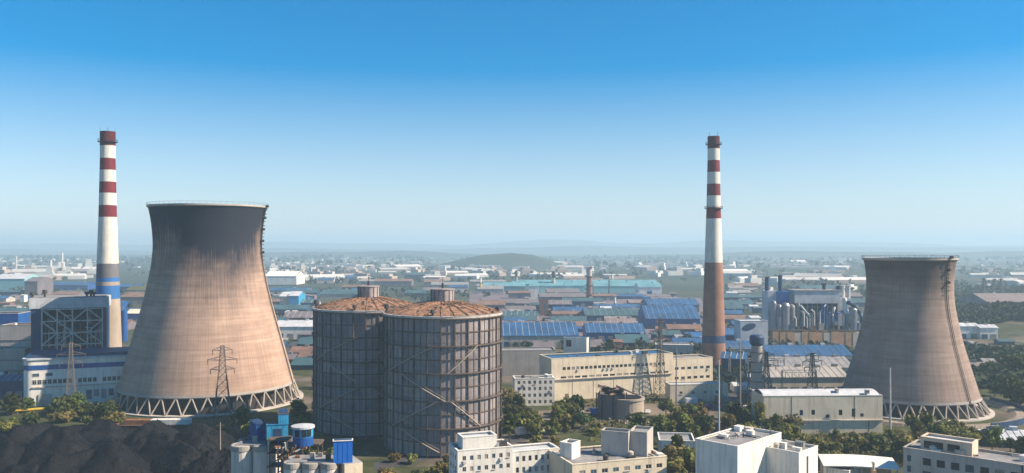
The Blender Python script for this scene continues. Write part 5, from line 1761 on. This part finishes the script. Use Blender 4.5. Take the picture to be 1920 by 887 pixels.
for a, b_, g0, g1, n, lab, grp in towns:
    items = []
    for k in range(n):
        gy = g0 + (g1 - g0) * rng.random() ** .8
        px = a + (b_ - a) * rng.random()
        x, y = P(px, gy)
        if not is_free(x, y): continue
        fi = int(rng.random() * len(FH)); me = FH[fi]
        o = put('far_building', me, None, (x, y, hills_z(x, y)), rng.normal(0, .5))
        kk = 0.7 + rng.random() * .7
        o.scale = (kk, kk, kk * (.45 + .4 * rng.random()))
        tag(o, lab, 'building', grp)
        items.append((o, px, gy, FHN[fi]))
    rows_label(items, lambda l, j, i: '%s, %s from left in %s row of %s' % (l, j, i, lab), 7)
# beyond those that can be told apart: one mass
V = []
for k in range(900):
    c = int(rng.random() * 6)
    cx_ = (90, 580, 790, 1190, 1480, 1860)[c] + rng.normal(0, 110)
    gy = 482 + 26 * rng.random() ** 1.6
    x, y = P(cx_, gy)
    w_, d, h_ = (6 + 26 * rng.random()), (6 + 10 * rng.random()), (4 + 8 * rng.random() ** 2)
    z0 = hills_z(x, y) - 1
    V += [[(x-w_, y-d, z0), (x+w_, y-d, z0), (x+w_, y-d, z0+h_), (x-w_, y-d, z0+h_)], [(x-w_, y-d, z0+h_), (x+w_, y-d, z0+h_), (x+w_, y+d, z0+h_), (x-w_, y+d, z0+h_)],
          [(x+w_, y-d, z0), (x+w_, y+d, z0), (x+w_, y+d, z0+h_), (x+w_, y-d, z0+h_)], [(x-w_, y+d, z0), (x-w_, y-d, z0), (x-w_, y-d, z0+h_), (x-w_, y+d, z0+h_)], [(x+w_, y+d, z0), (x-w_, y+d, z0), (x-w_, y+d, z0+h_), (x+w_, y+d, z0+h_)]]
tag(put('far_town', quads_mesh('far_town', np.array(V), 'town_white')), 'hazy scatter of tiny pale buildings near the horizon', 'town', kind='stuff')

# ------------------------------------------------------------------ trees and scrub
def leaf_quads(C, N, size, rs):
    """C: (n,3) centres, N: outward directions; irregular leaf-clump quads facing roughly outwards"""
    n = len(C)
    d = N + rs.normal(0, .55, (n, 3)); d /= np.linalg.norm(d, axis=1, keepdims=True)
    a = rs.normal(0, 1, (n, 3)); a -= d * np.sum(a * d, axis=1, keepdims=True); a /= np.linalg.norm(a, axis=1, keepdims=True)
    c = np.cross(d, a)
    sz = (size * (.6 + .8 * rs.random(n)))[:, None]
    j = lambda: (0.7 + .6 * rs.random((n, 1)))
    return np.stack([C - a*sz*j() - c*sz*j()*.6, C + a*sz*j()*.8 - c*sz*j()*.7, C + a*sz*j() + c*sz*j()*.6, C - a*sz*j()*.8 + c*sz*j()*.7], axis=1)

def crown(seed, h_, rx, n, size):
    rs = np.random.default_rng(seed)
    k = 15
    bc = rs.normal(0, 1, (k, 3)); bc /= np.linalg.norm(bc, axis=1, keepdims=True)
    bc *= np.array([rx * .72, rx * .72, h_ * .33]) * (rs.random((k, 1)) ** .35)
    br = rx * (.20 + .26 * rs.random(k))
    idx = rs.integers(0, k, n)
    d = rs.normal(0, 1, (n, 3)); d /= np.linalg.norm(d, axis=1, keepdims=True)
    rad = br[idx] * (.5 + .62 * rs.random(n) ** .6) * np.where(rs.random(n) < .1, 1.45, 1.0)
    C = bc[idx] + d * rad[:, None] * np.array([1, 1, .8])
    C[:, 2] += h_ * .58
    C[:, 2] = np.maximum(C[:, 2], h_ * .10)
    return leaf_quads(C, d, size, rs)

PROTO = []
for i, (h_, rx, mt) in enumerate(((5.5, 2.8, 'leaf_dark'), (6.5, 3.0, 'leaf_mid'), (4.2, 2.9, 'leaf_olive'), (5.0, 3.4, 'leaf_mid'), (7.5, 3.0, 'leaf_dark'), (3.4, 2.6, 'leaf_olive'), (6.0, 3.6, 'leaf_dark'), (4.6, 2.4, 'leaf_mid'), (8.5, 1.8, 'leaf_mid'), (7.0, 4.0, 'leaf_olive'))):
    cm = quads_mesh('crown', crown(100 + i, h_, rx, 640, .40), mt)
    b = MB(); b.bar((0, 0, -.2), (.1, 0, h_ * .45), .2, .13, 7)
    for k in range(4):
        a = 2 * PI * k / 4 + i
        b.bar((.1, 0, h_ * (.3 + .05 * k)), (rx * .5 * math.cos(a), rx * .5 * math.sin(a), h_ * .62), .1, .04, 5)
    PROTO.append((b.mesh('trunk', 'bark'), cm, h_))
NT = 0
def grove(label, group, boxes, n, kinds, smin=.65, smax=1.45, name='scrub_tree'):
    global NT
    made = 0; items = []
    for _ in range(n * 6):
        if made >= n: break
        a, c, g0, g1 = boxes[int(rng.random() * len(boxes))]
        px = a + (c - a) * rng.random(); gy = g0 + (g1 - g0) * rng.random()
        x, y = P(px, gy)
        if not is_free(x, y): continue
        tm, cm, h_ = PROTO[kinds[int(rng.random() * len(kinds))]]
        t = thing(name, label, 'tree', (x, y, 0), rng.random() * 6.28, group)
        k = smin + (smax - smin) * rng.random(); t.scale = (k, k, k * (.85 + .3 * rng.random()))
        put('trunk', tm, t); put('crown', cm, t)
        items.append((t, px, gy, cm.materials[0].name.replace('leaf_dark', 'dark green').replace('leaf_mid', 'mid green').replace('leaf_olive', 'olive')))
        made += 1; NT += 1
    rows_label(items, lambda l, j, i: '%s %s, %s from left in %s row %s' % (l, 'bush' if name == 'bush' else 'tree', j, i, label), 7)
grove('right of front tank', 'trees right of the front tank', [(945, 1070, 770, 850), (1040, 1120, 775, 820), (945, 1010, 765, 800)], 46, (0, 1, 2, 3, 5, 7, 8, 9))
grove('behind the tall white cube', 'trees in the centre belt', [(1235, 1330, 775, 822), (1180, 1300, 800, 845), (1280, 1430, 785, 815), (1255, 1310, 866, 885)], 46, (0, 1, 2, 3, 4, 8, 9))
grove('before the long cream hall', 'trees before the cream hall', [(1395, 1490, 788, 842)], 24, (0, 1, 3, 4, 6, 8, 9, 2))
grove('right of the white cube', 'low trees right of the white cube', [(1490, 1600, 838, 885), (1560, 1690, 840, 880), (1480, 1690, 832, 850)], 42, (1, 3, 5, 7, 2, 9), .5, .95)
grove('behind bottom right building', 'trees behind the bottom right building', [(1760, 1940, 825, 865), (1690, 1760, 830, 870)], 36, (1, 2, 3, 6, 9))
grove('below the turbine hall', 'trees below the turbine hall', [(-20, 130, 768, 815), (90, 220, 770, 800)], 26, (0, 2, 6, 7))
grove('between larger tower and tank', 'trees between tower and tank', [(555, 600, 770, 830), (440, 560, 800, 830)], 16, (0, 6, 7))
grove('at the tank foot', 'bushes at the tank foot', [(690, 850, 866, 905), (560, 720, 850, 890)], 24, (2, 5, 7), .5, .9, 'bush')
grove('beside building under tank', 'dark trees at the bottom edge', [(965, 1020, 905, 935)], 7, (0, 4, 6), 1.1, 1.5)
grove('right of the smaller tower', 'trees on the right slope', [(1865, 1960, 690, 790), (1850, 1930, 660, 720)], 36, (0, 4, 6), 1.0, 1.7)

# low ground cover near the camera: nobody could count it
rs = np.random.default_rng(55)
n = 9000
px = -80 + 2080 * rs.random(n); gy = 742 + 200 * rs.random(n)
Cs, Ns, Ss = [], [], []
for a, g in zip(px, gy):
    x, y = P(a, g)
    if a < 470 and g > 792: continue
    v = mnoise.noise((x * .02, y * .02, 1.7))
    if v < -.02 + .2 * rs.random() - .1 or not is_free(x, y): continue
    m = 7
    r_ = .6 + 1.1 * rs.random()
    d = rs.normal(0, 1, (m, 3)); d[:, 2] = np.abs(d[:, 2]); d /= np.linalg.norm(d, axis=1, keepdims=True)
    Cs.append(np.array([x, y, .1]) + d * r_ * np.array([1, 1, .7])); Ns.append(d)
Cs, Ns = np.concatenate(Cs), np.concatenate(Ns)
half = len(Cs) // 2
tag(put('ground_cover', quads_mesh('ground_cover', leaf_quads(Cs[:half], Ns[:half], .42, rs), 'leaf_olive')), 'low olive scrub between the buildings', 'scrub', kind='stuff')
tag(put('ground_cover', quads_mesh('ground_cover', leaf_quads(Cs[half:], Ns[half:], .42, rs), 'leaf_mid')), 'low green scrub between the buildings', 'scrub', kind='stuff')

# woods beyond the works: one mass
Cs, Ns, Ss = [], [], []
n = 15000
for k in range(n):
    if rs.random() < .4:
        a, g = 1790 + 230 * rs.random(), 545 + 190 * rs.random() ** 1.3
        thr = -.3 if g < 700 else -.1
    else:
        a, g = -60 + 2050 * rs.random(), 486 + 255 * rs.random() ** 2.2
        thr = .14
    x, y = P(a, g)
    if mnoise.noise((x * .0045, y * .0045, 5.0)) + .5 * mnoise.noise((x * .02, y * .02, 2.0)) < thr or not is_free(x, y): continue
    if 880 < a < 1330 and 535 < g < 650 and rs.random() < .9: continue
    big = 1 + max(0, (y - 700) / 1800)
    m = 16 if y < 900 else 8
    r_ = (2.4 + 1.8 * rs.random()) * big
    d = rs.normal(0, 1, (m, 3)); d /= np.linalg.norm(d, axis=1, keepdims=True)
    Cs.append(np.array([x, y, hills_z(x, y) + r_ * .9]) + d * r_ * np.array([1, 1, .85]) * (.5 + .5 * rs.random((m, 1)))); Ns.append(d); Ss.append(np.full(m, r_ * (.36 if m == 16 else .5)))
Cs, Ns, Ss = np.concatenate(Cs), np.concatenate(Ns), np.concatenate(Ss)
tag(put('woodland', quads_mesh('woodland', leaf_quads(Cs, Ns, Ss, rs), 'leaf_far')), 'dark woods spreading behind and between the works', 'woodland', kind='stuff')

# ------------------------------------------------------------------ haze over everything
m = bpy.data.materials.new('haze')
m.use_nodes = True
N = m.node_tree.nodes
N.remove(N['Principled BSDF'])
pv = N.new('ShaderNodeVolumePrincipled')
pv.inputs['Color'].default_value = (0.62, 0.85, 1.0, 1)
pv.inputs['Density'].default_value = HAZE
pv.inputs['Anisotropy'].default_value = 0.1
m.node_tree.links.new(pv.outputs[0], N['Material Output'].inputs['Volume'])
MATS['haze'] = m
o = MB().box(-16500, 16500, -900, 17000, -20, 205).build('haze', 'haze')
tag(o, 'pale blue haze filling the air over the land', 'haze', kind='stuff')
